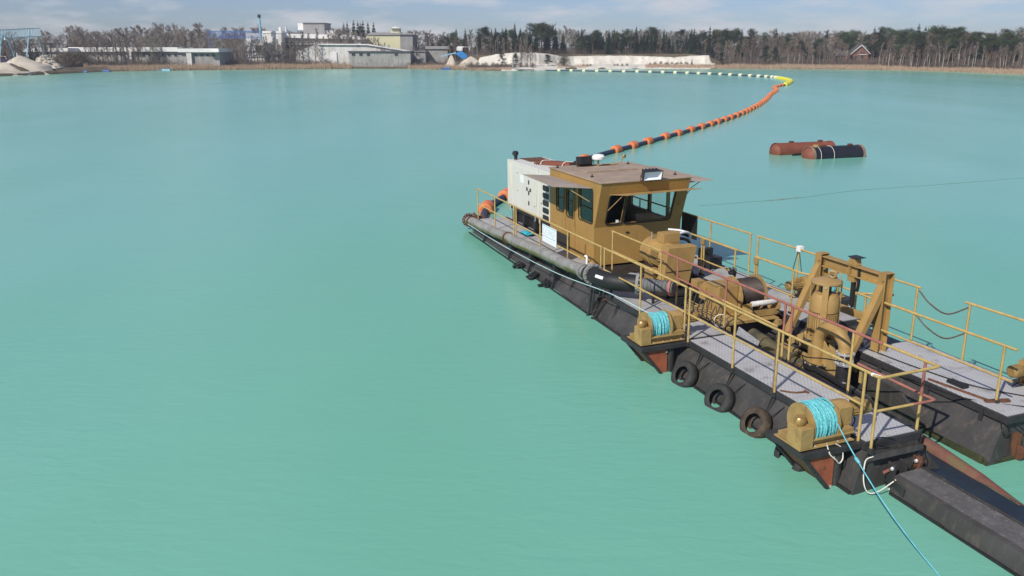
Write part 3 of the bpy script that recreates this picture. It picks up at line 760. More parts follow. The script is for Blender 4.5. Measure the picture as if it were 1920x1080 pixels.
# ------------------------------------------------------------------ generator
gen = thing("generator_set", "cream boxed generator set with black vent slots standing behind the wheelhouse", "generator", (.5, 1.7, 0))
GX0, GX1, GY0, GY1, GZ0, GZ1 = -1.41, 2.40, .97, 2.35, .55, 2.14
MB().box(GX0, GX1, GY0, GY1, GZ0, GZ1).build("canopy", M_CREAM, gen, bevel=.012)
m = MB()
for (a, b) in ((-1.36, .62), (.66, 1.72)): m.box(a, b, GY0 - .014, GY0 - .001, GZ0 + .04, GZ1 - .12)
dd = m.build("door_panel", M_CREAM, gen, bevel=.004)
m = MB()
for z in (.86, 1.2, 1.55): m.box(.64, .72, GY0 - .03, GY0 - .015, z, z + .13)
m.build("hinge", M_BLK2, dd)
m = MB()
for (x, z) in ((.52, 1.32), (.82, 1.32)): m.box(x - .05, x + .05, GY0 - .03, GY0 - .015, z, z + .11)
m.build("latch", M_BLK2, dd)
m = MB()
for (x, z) in ((-.35, 1.2), (-.35, 1.8), (1.2, .9), (1.75, 1.1)): m.lathe((x, GY0 - .015, z), (0, -1, 0), [(0, .02), (.01, .02)], 8)
m.build("lock", M_BLK2, dd)
MB().box(-.1, .2, GY0 - .018, GY0 - .0145, 1.52, 1.78).build("notice_label", M_SIGN, dd)
for z in (1.86, 1.62, 1.385, 1.15, .915, .68):
    L = rr_loop(1.86, 2.34, z - .085, z + .085, .06, 4)
    MB().prism([(a, GY0 - .016, b) for a, b in L], (0, .017, 0)).build("vent_slot", M_BLK2, gen)
m = MB().box(GX0 + .1, GX1, GY0 + .08, GY1, .42, GZ0 - .001); m.box(GX0 + .2, GX1, GY0 + .2, GY1 - .1, .0, .42)
for x in (-1.0, 0.0, 1.0, 2.0): m.box(x, x + .14, GY0 + .02, GY1, .0, .42)
m.build("base_frame", M_BLK2, gen)
MB().box(GX0 + .1, -.35, GY0 + .45, GY1 - .15, GZ1 + .001, GZ1 + .02).build("roof_grille", M_RUSTM, gen)
m = MB().tube(bez([(-1.17, 1.2, GZ1), (-1.17, 1.2, 2.28), (-1.17, 1.2, 2.36)], 5), .06, 12); m.lathe((-1.15, 1.18, 2.36), (.5, -.86, .1), [(-.07, .085), (.07, .085)], 14)
m.build("exhaust", M_BLK2, gen, smooth=40)
for (x0, x1, lb_) in ((-1.05, -.75, "slanting pale lifting sling at the far end of the cream generator"), (-1.05, -1.05, "upright pale lifting sling at the far end of the cream generator"), (1.5, 1.25, "slanting pale lifting sling near the black vents of the generator"), (1.5, 1.62, "upright pale lifting sling near the black vents of the generator")):
    single(MB().tube([(x0, GY0 - .02, GZ1 + .01), (x1, GY0 - .03, .42)], .011, 5), "lifting_sling", M_ROPEW, lb_, "sling", (x0, .95, .42), group="slings on the generator")
fm = thing("lifting_beam", "rusty red lifting beam lying on top of the cream generator", "beam", (1.1, 1.7, 2.15))
MB().beam((.45, 1.62, 2.21), (1.35, 2.2, 2.21), .32, .12).build("box_beam", M_TANKR, fm, bevel=.01)
m = MB()
for k in range(16):
    a = random.uniform(0, 6.28); x, y = .2 + .35 * random.random(), 1.35 + .4 * random.random()
    m.ring((x, y, 2.18 + .05 * random.random()), (cos(a), sin(a), .4), [(.02, .05), (0, .065), (-.02, .05), (0, .035)], 8)
m.build("chain_heap", M_TANKR, fm)
m = MB()
for x, y in ((.55, 1.62), (1.25, 2.1)): m.tube(bez([(x, y - .22, 2.16), (x + .02, y - .12, 2.285), (x + .05, y + .16, 2.285)], 5), .014, 5)
m.build("strap", M_ROPEW, fm)
# name board on the near railing
sg = thing("name_board", "white name board with pale letters hung on the near railing beside the wheelhouse", "sign", (4.78, -.05, .54))
MB().box(4.28, 5.28, -.055, -.04, .50, 1.0).build("board", M_SIGN, sg, bevel=.004)
MB().box(4.29, 5.27, -.0575, -.0555, .955, .99).build("blue_band", M_BLUEP, sg)
def text(s, size, x, y, z, mt, parent, sx=1.0):
    cu = bpy.data.curves.new("lettering", 'FONT'); cu.body = s; cu.size = size; cu.extrude = .001; cu.align_x = 'CENTER'; cu.space_character = 1.05
    tmp = bpy.data.objects.new("lettering", cu); COL.objects.link(tmp)
    dg = bpy.context.evaluated_depsgraph_get(); me = bpy.data.meshes.new_from_object(tmp.evaluated_get(dg))
    bpy.data.objects.remove(tmp); me.name = "lettering"
    me.materials.clear(); me.materials.append(mt)
    o = bpy.data.objects.new("lettering", me); COL.objects.link(o)
    org = ORG[parent.name]
    me.transform(Matrix.Translation(Vector((x, y, z)) - org) @ Matrix.Rotation(pi / 2, 4, 'X') @ Matrix.Diagonal((sx, 1, 1, 1)))
    o.parent = parent; ORG[o.name] = org
    return o
text("DOPKE", .27, 4.77, -.058, .735, M_LETTER, sg, .92)
MB().box(4.30, 5.26, -.0575, -.0555, .672, .682).build("rule", M_DKPRINT, sg)
m = MB()
for k in range(14): m.box(4.36 + k * .06, 4.395 + k * .06, -.0575, -.0555, .58, .60)
m.build("small_print", M_LETTER, sg)

# ------------------------------------------------------------------ discharge pipe along the near side, hose, deck gear
pl = thing("discharge_pipe", "thick weathered grey steel pipe lying along the near deck edge of the dredger", "pipe", (3, -.2, 0))
PA, PB = Vector((-2.45, -.17, -.14)), Vector((7.55, -.2, .36))
def onp(t): return PA + (PB - PA) * t
m = MB().tube([onp(t / 20) + Vector((0, .01 * sin(t * 1.7), .008 * sin(t))) for t in range(21)], .165, 18); m.build("pipe", M_PIPEA, pl, smooth=40)
for t in (.03, .42, .985):
    d = (PB - PA).normalized()
    MB().ring(onp(t), d, [(-.035, .165), (-.035, .20), (.035, .20), (.035, .165)], 18).build("clamp_band", M_RUSTM if t < .9 else M_PIPE, pl, smooth=30)
for t in (.2, .45, .62, .8): c = onp(t); MB().box(c.x - .06, c.x + .06, c.y - .05, c.y + .2, -.3, c.z - .12).beam((c.x, c.y, -.25), (c.x + .05, -.34, -.55), .05, .05).build("saddle", M_BLK2, pl)
MB().tube(bez([(7.35, -.1, .5), (7.35, -.1, .66), (7.33, -.1, .72), (7.28, -.12, .73)], 5), .03, 8).build("vent_pipe", M_WHITE, pl, smooth=50)
el = MB().tube(bez([(-2.42, -.17, -.13), (-2.62, -.12, -.12), (-2.72, .05, -.14), (-2.72, .25, -.2), (-2.7, .45, -.26)], 8), .17, 16)
eb = el.build("rubber_bend", M_RUB, pl, smooth=40)
m = MB()
for c, d in (((-2.5, -.16, -.13), (1, 0, 0)), ((-2.72, .12, -.16), (0, 1, 0)), ((-2.71, .40, -.24), (0, 1, -.2))): MB().ring(c, d, [(-.03, .17), (-.03, .25), (.03, .25), (.03, .17)], 16).build("flange", M_RUSTM, pl)
for q in range(2):
    m = MB()
    for k in range(14):
        a = k * 2 * pi / 14
        if q == 0: m.lathe((-2.46, -.16 + .22 * cos(a), -.13 + .22 * sin(a)), (1, 0, 0), [(0, .02), (.03, .02)], 6)
        else: m.lathe((-2.72 + .22 * cos(a), .08, -.16 + .22 * sin(a)), (0, -1, 0), [(0, .02), (.03, .02)], 6)
    m.build("bolt_ring", M_STEEL, pl, kind="stuff")
# black rubber hose bending across the deck
hs = thing("rubber_hose", "fat black rubber suction hose curving across the near deck in front of the wheelhouse", "hose", (8.6, 0, 0))
HP = [(7.95, -.2, .42), (8.3, -.2, .42), (8.65, -.08, .41), (8.95, .18, .41), (9.1, .36, .42)]
m = MB().tube(bez(HP, 8), .205, 20); m.build("hose", M_RUB, hs, smooth=40)
for c, d in ((HP[0], (1, 0, 0)), ((9.13, .40, .42), (.64, .77, 0))):
    f = MB().ring(c, d, [(-.035, .16), (-.035, .275), (.035, .275), (.035, .16)], 22).build("flange", M_PIPE, hs, smooth=30)
    m = MB(); dv = Vector(d).normalized(); u = dv.orthogonal().normalized(); w_ = dv.cross(u)
    for k in range(12):
        a = k * 2 * pi / 12; m.lathe(Vector(c) + (u * cos(a) + w_ * sin(a)) * .245 + dv * .036, dv, [(0, .02), (.025, .02)], 6)
    m.build("bolt", M_STEEL, f, kind="stuff")
MB().ring((7.78, -.2, .38), (1, 0, .05), [(-.12, .15), (-.12, .21), (.1, .21), (.1, .15)], 20).build("pipe_collar", M_BLK2, hs, smooth=30)
L = MB()
for k in range(5):
    pass
lab = MB()
cs = bez(HP, 8)[9:15]
lab.add([Vector(p) + Vector((0.02, -.185, z)) * 1.0 + Vector((.0, 0, .0)) for p in cs for z in (.055, .135)], [(2 * i, 2 * i + 2, 2 * i + 3, 2 * i + 1) for i in range(len(cs) - 1)])
for p in lab.v: pass
lab_o = MB()
for i, p in enumerate(cs):
    t = (cs[min(i + 1, len(cs) - 1)] - cs[max(i - 1, 0)]).normalized(); s = t.cross(Vector((0, 0, 1))).normalized()
    for a in (18, 38):
        lab_o.v.append(p + (s * cos(radians(a)) + Vector((0, 0, 1)) * sin(radians(a))) * .2075)
for i in range(len(cs) - 1): lab_o.f.append((2 * i, 2 * i + 2, 2 * i + 3, 2 * i + 1))
lab_o.build("white_label", M_WHITE, hs)
m = MB(); 
m.tube([(9.15, .42, .42), (9.85, .92, .45)], .15, 16)
gh = m.build("reducer_pipe", M_HOSEG, hs, smooth=40)
m = MB()
for k in range(9):
    c = Vector((9.15, .42, .42)).lerp(Vector((9.85, .92, .45)), (k + .8) / 9.5); m.ring(c, (.7, .5, .03), [(-.012, .148), (0, .163), (.012, .148)], 16)
m.build("rib", M_HOSEG, gh, smooth=60)
MB().ring((9.8, .89, .45), (.7, .5, .03), [(-.03, .14), (-.03, .2), (.03, .2), (.03, .14)], 16).build("flange", M_RED, hs)
m = MB().cyl((9.45, .62, .0), (9.45, .62, .3), .035, 8); m.cyl((8.6, -.05, -.02), (8.6, -.05, .22), .035, 8); m.build("support_leg", M_BLK2, hs)
sup = MB().beam((8.05, -.28, .2), (8.05, -.36, -.55), .05, .05); sup.beam((8.2, -.28, .2), (8.2, -.36, -.5), .05, .05); sup.build("hanger", M_FRAME, hs)
# black sheets and boards on the well deck
def slab_thing(cx, cy, cz, sx, sy, th, rz, tilt, name, mt, label, cat, group=None):
    m = MB().box(-sx / 2, sx / 2, -sy / 2, sy / 2, 0, th)
    M = Matrix.Translation((cx, cy, cz)) @ Matrix.Rotation(rz, 4, 'Z') @ Matrix.Rotation(tilt, 4, 'Y')
    m.xf(M); return single(m, name, mt, label, cat, (cx, cy, cz), group, bevel=.006)
slab_thing(6.9, 2.05, -.095, .95, 1.3, .04, .2, 0, "rubber_mat", M_RUB, "dark rubber mat lying in front of the wheelhouse", "mat")
slab_thing(7.1, 1.45, -.095, .8, .5, .10, .1, -.05, "cover_plate", M_BLK2, "dark steel cover plate lying beside the black hose", "plate")
slab_thing(7.0, 1.5, .012, .4, .13, .008, .5, -.05, "plank", M_PANEL, "short pale plank lying on the dark cover plate", "plank")
slab_thing(7.75, 1.25, -.095, .4, .12, .02, .9, 0, "plank", M_PANEL, "short pale plank lying next to the black hose flange", "plank")
TX, TY = 1.25, .68
rag = MB(); n = 8
for i in range(n + 1):
    for j in range(n + 1):
        u, v = i / n - .5, j / n - .5
        rag.v.append(Vector((TX + u * .62 + .05 * mnoise.noise(Vector((u * 5, v * 5, 3))), TY + v * .3, .03 + .08 * (1 - 4 * v * v) * (1 - 2 * u * u) + .05 * mnoise.noise(Vector((u * 6, v * 6, 1))))))
for i in range(n):
    for j in range(n): rag.f.append((i * (n + 1) + j, (i + 1) * (n + 1) + j, (i + 1) * (n + 1) + j + 1, i * (n + 1) + j + 1))
single(rag, "tarpaulin", M_TARP, "crumpled turquoise tarpaulin on the grey deck below the cream generator", "tarpaulin", (TX, TY, 0), smooth=60)
# ------------------------------------------------------------------ drive motor with belt guard
dv = thing("drive_motor", "big ochre electric motor with a tapered belt guard in front of the wheelhouse", "motor", (7.9, 1.9, 0))
def PX(x, pts): return [(x, y, z) for y, z in pts]
front = [(1.68, .98), (2.50, .97), (2.30, -.02), (1.52, -.02)]
m = MB().prism(PX(8.32, front), (-.34, 0, 0)); m.build("belt_guard", M_YEL, dv, bevel=.012)
m = MB().box(8.321, 8.333, 1.62, 2.40, .36, .37); m.build("guard_seam", M_BLK2, dv)
m = MB().box(7.98, 8.1, 1.40, 1.62, .3, .36); m.tube(bez([(8.06, 1.6, .66), (8.06, 1.5, .66), (8.2, 1.5, .66), (8.2, 1.6, .66)], 4), .014, 6); m.build("guard_handle", M_YEL2, dv)
m = MB().lathe((8.0, 1.92, .66), (-1, 0, 0), [(-.02, .30), (.02, .34), (.55, .34), (.57, .38), (.9, .38), (.98, .32), (1.0, .2)], 26); mo = m.build("motor_body", M_YEL, dv, smooth=35)
m = MB()
for k in range(9): m.box(7.60, 7.97, 1.92 - .365 + .0022 * (k - 5) ** 2, 1.62, .46 + k * .042, .478 + k * .042)
m.build("cooling_fin", M_YEL2, mo, kind="stuff")
MB().box(7.55, 7.99, 1.45, 2.4, -.1, .31).build("motor_foot", M_YEL2, dv)
MB().box(7.52, 7.86, 1.8, 2.28, .98, 1.24).build("terminal_box", M_YEL, dv, bevel=.015)
MB().tube(bez([(7.6, 2.28, 1.12), (7.4, 2.7, 1.12), (7.25, 2.95, 1.02), (7.2, 3.0, .85)], 6), .035, 8).build("cable_hose", M_WHITE, dv, smooth=50)
MB().tube(bez([(7.7, 2.28, 1.06), (7.7, 2.6, .98), (7.65, 2.75, .7), (7.62, 2.8, .0)], 6), .04, 8).build("cable_hose", M_CABLE, dv, smooth=50)
MB().cyl((7.35, 1.75, 1.0), (7.35, 1.75, 1.2), .016, 6).build("lifting_eye", M_STEEL, dv)
MB().prism(PX(8.0, [(2.42, .90), (2.62, .2), (2.60, -.12), (2.33, -.12)]), (-.3, 0, 0)).build("guard_back", M_BLK2, dv)
bx = MB().box(7.0, 7.35, 3.55, 3.95, .0, .32); bx.box(6.85, 6.98, 3.5, 3.9, 0, .5)
single(bx, "battery_box", M_BLK2, "black battery boxes on the far deck beside the drive motor", "box", (7.1, 3.7, 0), bevel=.01)
# ------------------------------------------------------------------ side winches
def build_winch(label, coil_r, turns, loc, rz=0):
    t = thing("rope_winch", label, "winch", loc, group="ochre anchor winches along the dredger", rz=rz, local=True)
    LF, RF, AX_, AZ, FR = -.235, .225, -.03, .27, .315
    m = MB().box(-.30, .30, -.50, .50, .0, .022); m.box(.20, .22, -.26, .50, .022, .125); m.box(.20, .30, -.26, .50, .125, .145)
    m.box(.16, .199, -.26, .50, .022, .145); m.box(-.30, -.26, -.26, .50, .022, .14)
    m.build("base_frame", M_YEL2, t, bevel=.004)
    MB().box(.10, .27, .20, .50, .1455, .20).build("gear_plinth", M_YEL2, t, bevel=.004)
    m = MB()
    for y in (-.20, .02, .22, .44): m.lathe((.265, y, .0225), (0, 0, 1), [(0, .015), (.016, .015)], 6)
    m.build("bolt", M_STEEL, t, kind="stuff")
    MB().box(.0, .302, -.502, -.27, .0225, .35).build("end_box", M_YEL2, t, bevel=.007)
    MB().box(-.26, -.001, -.46, -.27, .0225, .10).build("bearing_box", M_YEL2, t, bevel=.007)
    m = MB().lathe((.10, -.37, .35), (0, 0, 1), [(0, .095), (.07, .09), (.12, .065), (.135, .015)], 16)
    m.lathe((.06, -.265, AZ + .12), (0, -1, 0), [(0, .06), (.10, .06), (.13, .03)], 14)
    m.lathe((.12, -.40, .41), (.8, -.5, .1), [(0, .07), (.08, .065), (.10, .035)], 14)
    m.build("bearing", M_BRASS, t, smooth=40)
    for y in (LF, RF): MB().lathe((AX_, y, AZ), (0, 1, 0), [(-.010, .05), (-.010, FR), (.010, FR), (.010, .05)], 30).build("drum_flange", M_YEL2, t, smooth=35)
    MB().lathe((AX_, LF + .011, AZ), (0, 1, 0), [(0, .16), (RF - LF - .022, .16)], 18).build("drum", M_YEL2, t, smooth=35)
    m = MB(); pts = []; N = 22; Wd = RF - LF - .05
    for k in range(turns * N + 1):
        a = 2 * pi * k / N; f = k / (turns * N)
        rr = coil_r + .012 * mnoise.noise(Vector((f * 22, a * .3, 5))) + .010 * sin(a * 1.3 + f * 30)
        pts.append((AX_ + rr * cos(a), LF + .025 + Wd * f + .012 * mnoise.noise(Vector((f * 40, a * .5, 1))), AZ + rr * sin(a)))
    m.tube(pts, .0145, 5)
    m.lathe((AX_, LF + .012, AZ), (0, 1, 0), [(0, coil_r - .010), (RF - LF - .024, coil_r - .010)], 24)
    for q in range(2):
        pts = []
        for k in range(5 * N + 1):
            a = 2 * pi * k / N + 1 + q * 2; f = k / (5 * N); rr = coil_r + .020 + .008 * sin(a * .7 + q)
            pts.append((AX_ + rr * cos(a), RF - .04 - (Wd - .03) * (f if q == 0 else 1 - f) + .03 * sin(a * .5 + q), AZ + rr * sin(a)))
        m.tube(pts, .0145, 5)
    m.build("rope_coil", M_ROPE, t, smooth=60, kind="stuff")
    m = MB().prism([(-.16, .30, .146), (.16, .30, .201), (.16, .30, .50), (.0, .30, .55), (-.16, .30, .50)], (0, .25, 0)); m.build("gearbox", M_YEL2, t, bevel=.01)
    m = MB()
    for x in (-.12, -.06, 0, .06, .12): m.lathe((x, .545, .46), (0, 1, 0), [(0, .010), (.016, .010)], 6)
    m.build("bolt", M_STEEL, t, kind="stuff")
    mo_ = MB().lathe((0, .55, .36), (0, 1, 0), [(0, .13), (.05, .13), (.05, .10), (.30, .10), (.31, .115), (.42, .11), (.45, .07)], 18).build("motor", M_BRASS, t, smooth=35)
    m = MB()
    for k in range(14):
        a = 2 * pi * k / 14; m.beam((.103 * cos(a), .62, .36 + .103 * sin(a)), (.103 * cos(a), .84, .36 + .103 * sin(a)), .007, .022, (cos(a), 0, sin(a)))
    m.build("cooling_fin", M_YEL2, mo_, kind="stuff")
    MB().box(-.05, .05, .66, .79, .455, .53).build("terminal_box", M_YEL2, mo_)
    MB().tube(bez([(0, .72, .26), (.03, .74, .17), (.10, .62, .08), (.10, .78, .03)], 6), .011, 6).build("cable", M_CABLE, t)
    return t
w1 = build_winch("ochre winch wound with turquoise rope on the near side below the drive motor", .245, 16, (11.60, -.555, .0))
w2 = build_winch("ochre winch with full turquoise rope drum at the near corner of the dredger", .285, 17, (16.42, -.60, .0))
rot = lambda x, y, z: DM @ Matrix.Translation((x, y, z)) @ Matrix.Rotation(pi, 4, 'Z')
copy_thing(w1, rot(10.47, 4.58, .0), "ochre winch on the far side of the dredger behind the vertical pump motor")
copy_thing(w2, rot(16.28, 4.58, .02), "ochre winch at the far corner of the dredger, cut by the picture edge")
# ------------------------------------------------------------------ ladder winch
lw = thing("ladder_winch", "ochre geared ladder winch with dark wire drum between the two hulls", "winch", (10.8, 1.8, 0))
m = MB().box(9.9, 11.6, 1.18, 1.28, -.12, -.0); m.box(9.9, 11.6, 2.5, 2.6, -.12, 0); m.box(10.0, 11.5, 1.2, 2.6, .0, .03); m.box(10.9, 11.5, 1.15, 1.95, .03, .07)
m.build("base_frame", M_YEL2, lw, bevel=.005)
m = MB().box(10.45, 11.0, 1.35, 1.85, .03, .72); m.box(10.3, 10.55, 1.3, 1.9, .3, .62); m.box(10.5, 10.95, 1.32, 1.88, .721, .74)
m.build("gearbox", M_YEL, lw, bevel=.02)
m = MB().lathe((10.3, 1.55, .45), (-1, 0, 0), [(0, .2), (.06, .2), (.06, .16), (.42, .16), (.5, .13), (.55, .08)], 18); m.build("motor", M_YEL2, lw, smooth=35)
MB().box(9.95, 10.2, 1.3, 1.55, .5, .66).build("terminal_box", M_YEL, lw, bevel=.01)
m = MB().lathe((10.72, 1.86, .42), (0, 1, 0), [(0, .42), (.03, .42)], 28); m.lathe((10.72, 2.52, .42), (0, 1, 0), [(0, .40), (.03, .40)], 28); m.build("drum_flange", M_YEL2, lw, smooth=35)
m = MB().lathe((10.72, 1.89, .42), (0, 1, 0), [(0, .33), (.63, .33)], 26); dr_ = m.build("drum", M_DRUM, lw, smooth=35)
m = MB()
for k in range(20): m.ring((10.72, 1.905 + k * .031, .42), (0, 1, 0), [(-.014, .33), (0, .345), (.014, .33)], 24)
m.build("wire_layer", M_DRUM, dr_, smooth=60)
m = MB().beam((11.05, 1.92, .16), (11.4, 1.92, .30), .06, .2); m.beam((11.05, 2.65, .16), (11.4, 2.65, .30), .06, .2); m.beam((11.30, 1.9, .12), (11.30, 2.72, .12), .08, .14)
m.build("roller_frame", M_YEL2, lw)
MB().lathe((11.35, 1.95, .36), (0, 1, 0), [(0, .05), (.02, .062), (.64, .062), (.66, .05)], 14)  .build("roller", M_ROLL, lw, smooth=40)
m = MB().lathe((10.6, 1.95, .86), (0, 0, 1), [(0, .09), (.05, .1), (.1, .04)], 10)
for k in range(5): m.tube(bez([(10.6, 1.9 + .03 * k, .9), (10.6 + .1 * cos(k), 1.9 + .12 * sin(k), 1.0), (10.65, 2.0, .8)], 5), .008, 5)
m.build("pressure_valve", M_CABLE, lw)
m = MB()
for k in range(9):
    x = 9.9 + .18 * k; m.tube(bez([(x, 1.3, .3 + .1 * (k % 3)), (x + .05, 1.15, .1), (x + .2, 1.16, .0), (x + .25, 1.3, -.1)], 5), .014, 5)
m.build("hydraulic_hose", M_CABLE, lw)
m = MB()
for k in range(4): m.tube([(10.0, 1.17 + .02 * k, .02 + .05 * k), (11.3, 1.17 + .02 * k, .02 + .05 * k)], .012, 6)
m.build("oil_pipe", M_YEL2, lw)
MB().ring((11.45, 1.12, .12), (1, -.6, .2), [(-.008, .14), (0, .15), (.008, .14), (0, .13)], 16).build("hose_loop", M_ROPEW, lw)
pd = single(MB().prism([(11.85, 1.22, -.12), (12.55, 1.22, -.2), (12.62, 1.24, .02), (11.92, 1.24, .12)], (0, .02, 0)), "loose_plate", M_PANEL, "pale grey scratched plate leaning in the well beside the near walkway", "plate", (12.2, 1.22, -.15))
# ------------------------------------------------------------------ pump: vertical motor, pipe bend, frame
pu = thing("dredge_pump", "tall ochre vertical pump motor with ribbed barrel and bolted straps between the hulls", "pump", (13.5, 1.95, 0))
PC = Vector((13.56, 1.95, 0))
m = MB().lathe(PC, (0, 0, 1), [(.40, .25), (.40, .235), (.86, .235)], 32); m.build("barrel", M_YEL2, pu, smooth=35)
m = MB()
for k in range(36):
    a = 2 * pi * k / 36; c = PC + Vector((cos(a), sin(a), 0)) * .246
    m.beam(c + Vector((0, 0, .42)), c + Vector((0, 0, .86)), .016, .03, (cos(a), sin(a), 0))
m.build("cooling_fin", M_YEL2, pu)
MB().lathe(PC, (0, 0, 1), [(.87, .24), (.88, .262), (1.14, .257), (1.22, .21), (1.24, .13)], 32).build("bonnet", M_YEL, pu, smooth=35)
MB().lathe(PC, (0, 0, 1), [(1.242, .10), (1.42, .10)], 16).build("fan_neck", M_BLK2, pu)
m = MB().lathe(PC, (0, 0, 1), [(1.42, .275), (1.44, .288), (1.47, .283), (1.51, .17), (1.52, .02)], 28); m.build("rain_cap", M_VISY, pu, smooth=35)
m = MB()
for a in (-2.2, -.75, .9, 2.3):
    d = Vector((cos(a), sin(a), 0)); c = PC + d * .272
    if a == -.75: m.beam(c + Vector((0, 0, .40)), c + Vector((0, 0, 1.45)), .11, .02, d)
    else: m.cyl(c + Vector((0, 0, .40)), c + Vector((0, 0, 1.45)), .012, 6)
m.build("strap", M_YEL, pu)
m = MB()
for z in (.49, .74, 1.40): d = Vector((cos(-.75), sin(-.75), 0)); m.lathe(PC + d * .283 + Vector((0, 0, z)), d, [(0, .02), (.02, .02)], 6)
m.build("bolt", M_STEEL, pu, kind="stuff")
m = MB().ring(PC + Vector((.04, .08, 1.59)), (1, -1.2, 0), [(-.02, .06), (0, .085), (.02, .06), (0, .04)], 16); m.ring(PC + Vector((.12, .16, 1.54)), (.3, 1, 0), [(-.012, .1), (0, .12), (.012, .1), (0, .085)], 16); m.build("lifting_eye", M_YEL, pu, smooth=50)
m = MB().lathe(PC, (0, 0, 1), [(.34, .33), (.395, .33)], 24); m.lathe(PC, (0, 0, 1), [(-.3, .2), (.339, .25)], 20); m.build("motor_flange", M_YEL2, pu, smooth=35)
m = MB()
for k in range(12): a = 2 * pi * k / 12; m.lathe(PC + Vector((.30 * cos(a), .30 * sin(a), .396)), (0, 0, 1), [(0, .025), (.05, .025)], 6)
m.build("bolt", M_YEL2, pu, kind="stuff")
MB().box(13.80, 14.02, 1.86, 2.15, .42, .60).build("terminal_box", M_YEL, pu, bevel=.012)
m = MB().beam((12.9, 1.75, .05), (13.3, 1.9, .35), .1, .12); m.beam((14.1, 1.8, .05), (13.8, 1.95, .35), .1, .12); m.box(12.7, 14.3, 1.68, 1.80, -.16, -.04); m.box(12.7, 14.3, 2.15, 2.27, -.16, -.04)
m.prism([(13.95, 1.62, .48), (14.38, 1.62, .12), (14.38, 1.62, -.3), (13.95, 1.62, -.3)], (0, .03, 0)); m.build("pump_frame", M_YEL2, pu, bevel=.005)
MB().box(13.62, 14.28, 1.66, 1.69, -.1, .34).build("pump_casing", M_YEL, pu, bevel=.02)
gp = thing("pipe_bend", "ochre gooseneck pipe bend bolted onto a black flange below the pump motor", "pipe", (13.9, 1.5, 0))
path = bez([(13.88, 1.6, .0), (13.88, 1.6, .40), (13.93, 1.6, .58), (14.05, 1.6, .71), (14.22, 1.6, .76), (14.40, 1.6, .71), (14.54, 1.6, .57), (14.58, 1.6, .42)], 6)
MB().tube(path, .115, 18).build("bend", M_YEL, gp, smooth=40)
m = MB().ring((14.2, 1.6, .757), (1, 0, .0), [(-.008, .112), (0, .124), (.008, .112)], 18); m.build("weld_seam", M_YEL2, gp)
MB().lathe((13.88, 1.6, -.02), (0, 0, 1), [(0, .19), (.03, .19)], 20).build("flange", M_YEL2, gp)
m = MB().lathe((13.88, 1.6, -.30), (0, 0, 1), [(0, .2), (.18, .2), (.19, .24), (.275, .24)], 20); m.build("rubber_sleeve", M_RUB, gp, smooth=35)
m = MB()
for k in range(10): a = 2 * pi * k / 10; m.lathe((13.88 + .215 * cos(a), 1.6 + .215 * sin(a), -.024), (0, 0, 1), [(0, .018), (.025, .018)], 6)
m.build("bolt", M_STEEL, gp, kind="stuff")
m = MB().lathe((14.58, 1.6, .40), (0, 0, 1), [(0, .17), (.03, .17)], 18); m.lathe((14.58, 1.6, .2), (0, 0, 1), [(0, .17), (.03, .17)], 18)
for k in range(8): a = 2 * pi * k / 8; m.cyl((14.58 + .14 * cos(a), 1.6 + .14 * sin(a), .18), (14.58 + .14 * cos(a), 1.6 + .14 * sin(a), .45), .013, 6)
m.build("bolted_joint", M_STEEL, gp)
MB().lathe((14.58, 1.6, -.3), (0, 0, 1), [(0, .13), (.49, .13)], 16).build("riser", M_BLK2, gp)
# gantry
ga = thing("portal_gantry", "ochre steel portal frame with raking legs standing over the pump well", "gantry", (13, 3.0, 0))
def hbeam(m, a, b, w, h, up, t=.02):
    a, b, up = Vector(a), Vector(b), Vector(up).normalized(); d = (b - a).normalized(); s = d.cross(up).normalized(); up = s.cross(d)
    m.beam(a, b, t, h - 2 * t, up); m.beam(a + up * (h / 2 - t / 2), b + up * (h / 2 - t / 2), w, t, up); m.beam(a - up * (h / 2 - t / 2), b - up * (h / 2 - t / 2), w, t, up)
for x in (12.12, 13.88):
    m = MB(); m.box(x - .09, x + .09, 2.96, 2.98, -.05, 1.57); m.box(x - .09, x + .09, 3.16, 3.18, -.05, 1.57); m.box(x - .010, x + .010, 2.981, 3.159, -.05, 1.57); m.box(x - .09, x + .09, 2.96, 3.18, 1.571, 1.585)
    lg = m.build("leg", M_YEL, ga, bevel=.004)
    m = MB(); m.prism([(x - .075, 2.955, 1.38), (x - .075, 2.955, 1.05), (x - .075, 2.36, -.12), (x - .075, 2.26, -.12)], (.018, 0, 0)); m.prism([(x + .058, 2.955, 1.38), (x + .058, 2.955, 1.05), (x + .058, 2.36, -.12), (x + .058, 2.26, -.12)], (.018, 0, 0))
    m.prism([(x - .056, 2.955, 1.36), (x - .056, 2.955, 1.32), (x - .056, 2.285, -.12), (x - .056, 2.265, -.12)], (.113, 0, 0))
    m.build("raking_leg", M_YEL, ga, bevel=.004)
    m = MB()
    for z in (1.45, 1.2): m.lathe((x + .05, 2.955, z), (0, -1, 0), [(0, .022), (.02, .022)], 6)
    m.build("bolt", M_YEL2, ga, kind="stuff")
m = MB(); hbeam(m, (12.215, 3.07, 1.43), (13.785, 3.07, 1.43), .17, .22, (0, 0, 1)); m.box(12.97, 12.99, 2.99, 3.055, 1.345, 1.515); m.build("cross_beam", M_YEL, ga, bevel=.003)
m = MB().box(12.215, 13.785, 3.03, 3.12, .50, .64); m.build("lower_beam", M_YEL, ga, bevel=.006)
m = MB().prism([(12.93, 2.99, 1.545), (13.15, 2.99, 1.545), (13.11, 2.99, 1.70), (12.98, 2.99, 1.70)], (0, .16, 0)); tr = m.build("trolley", M_YEL, ga, bevel=.006)
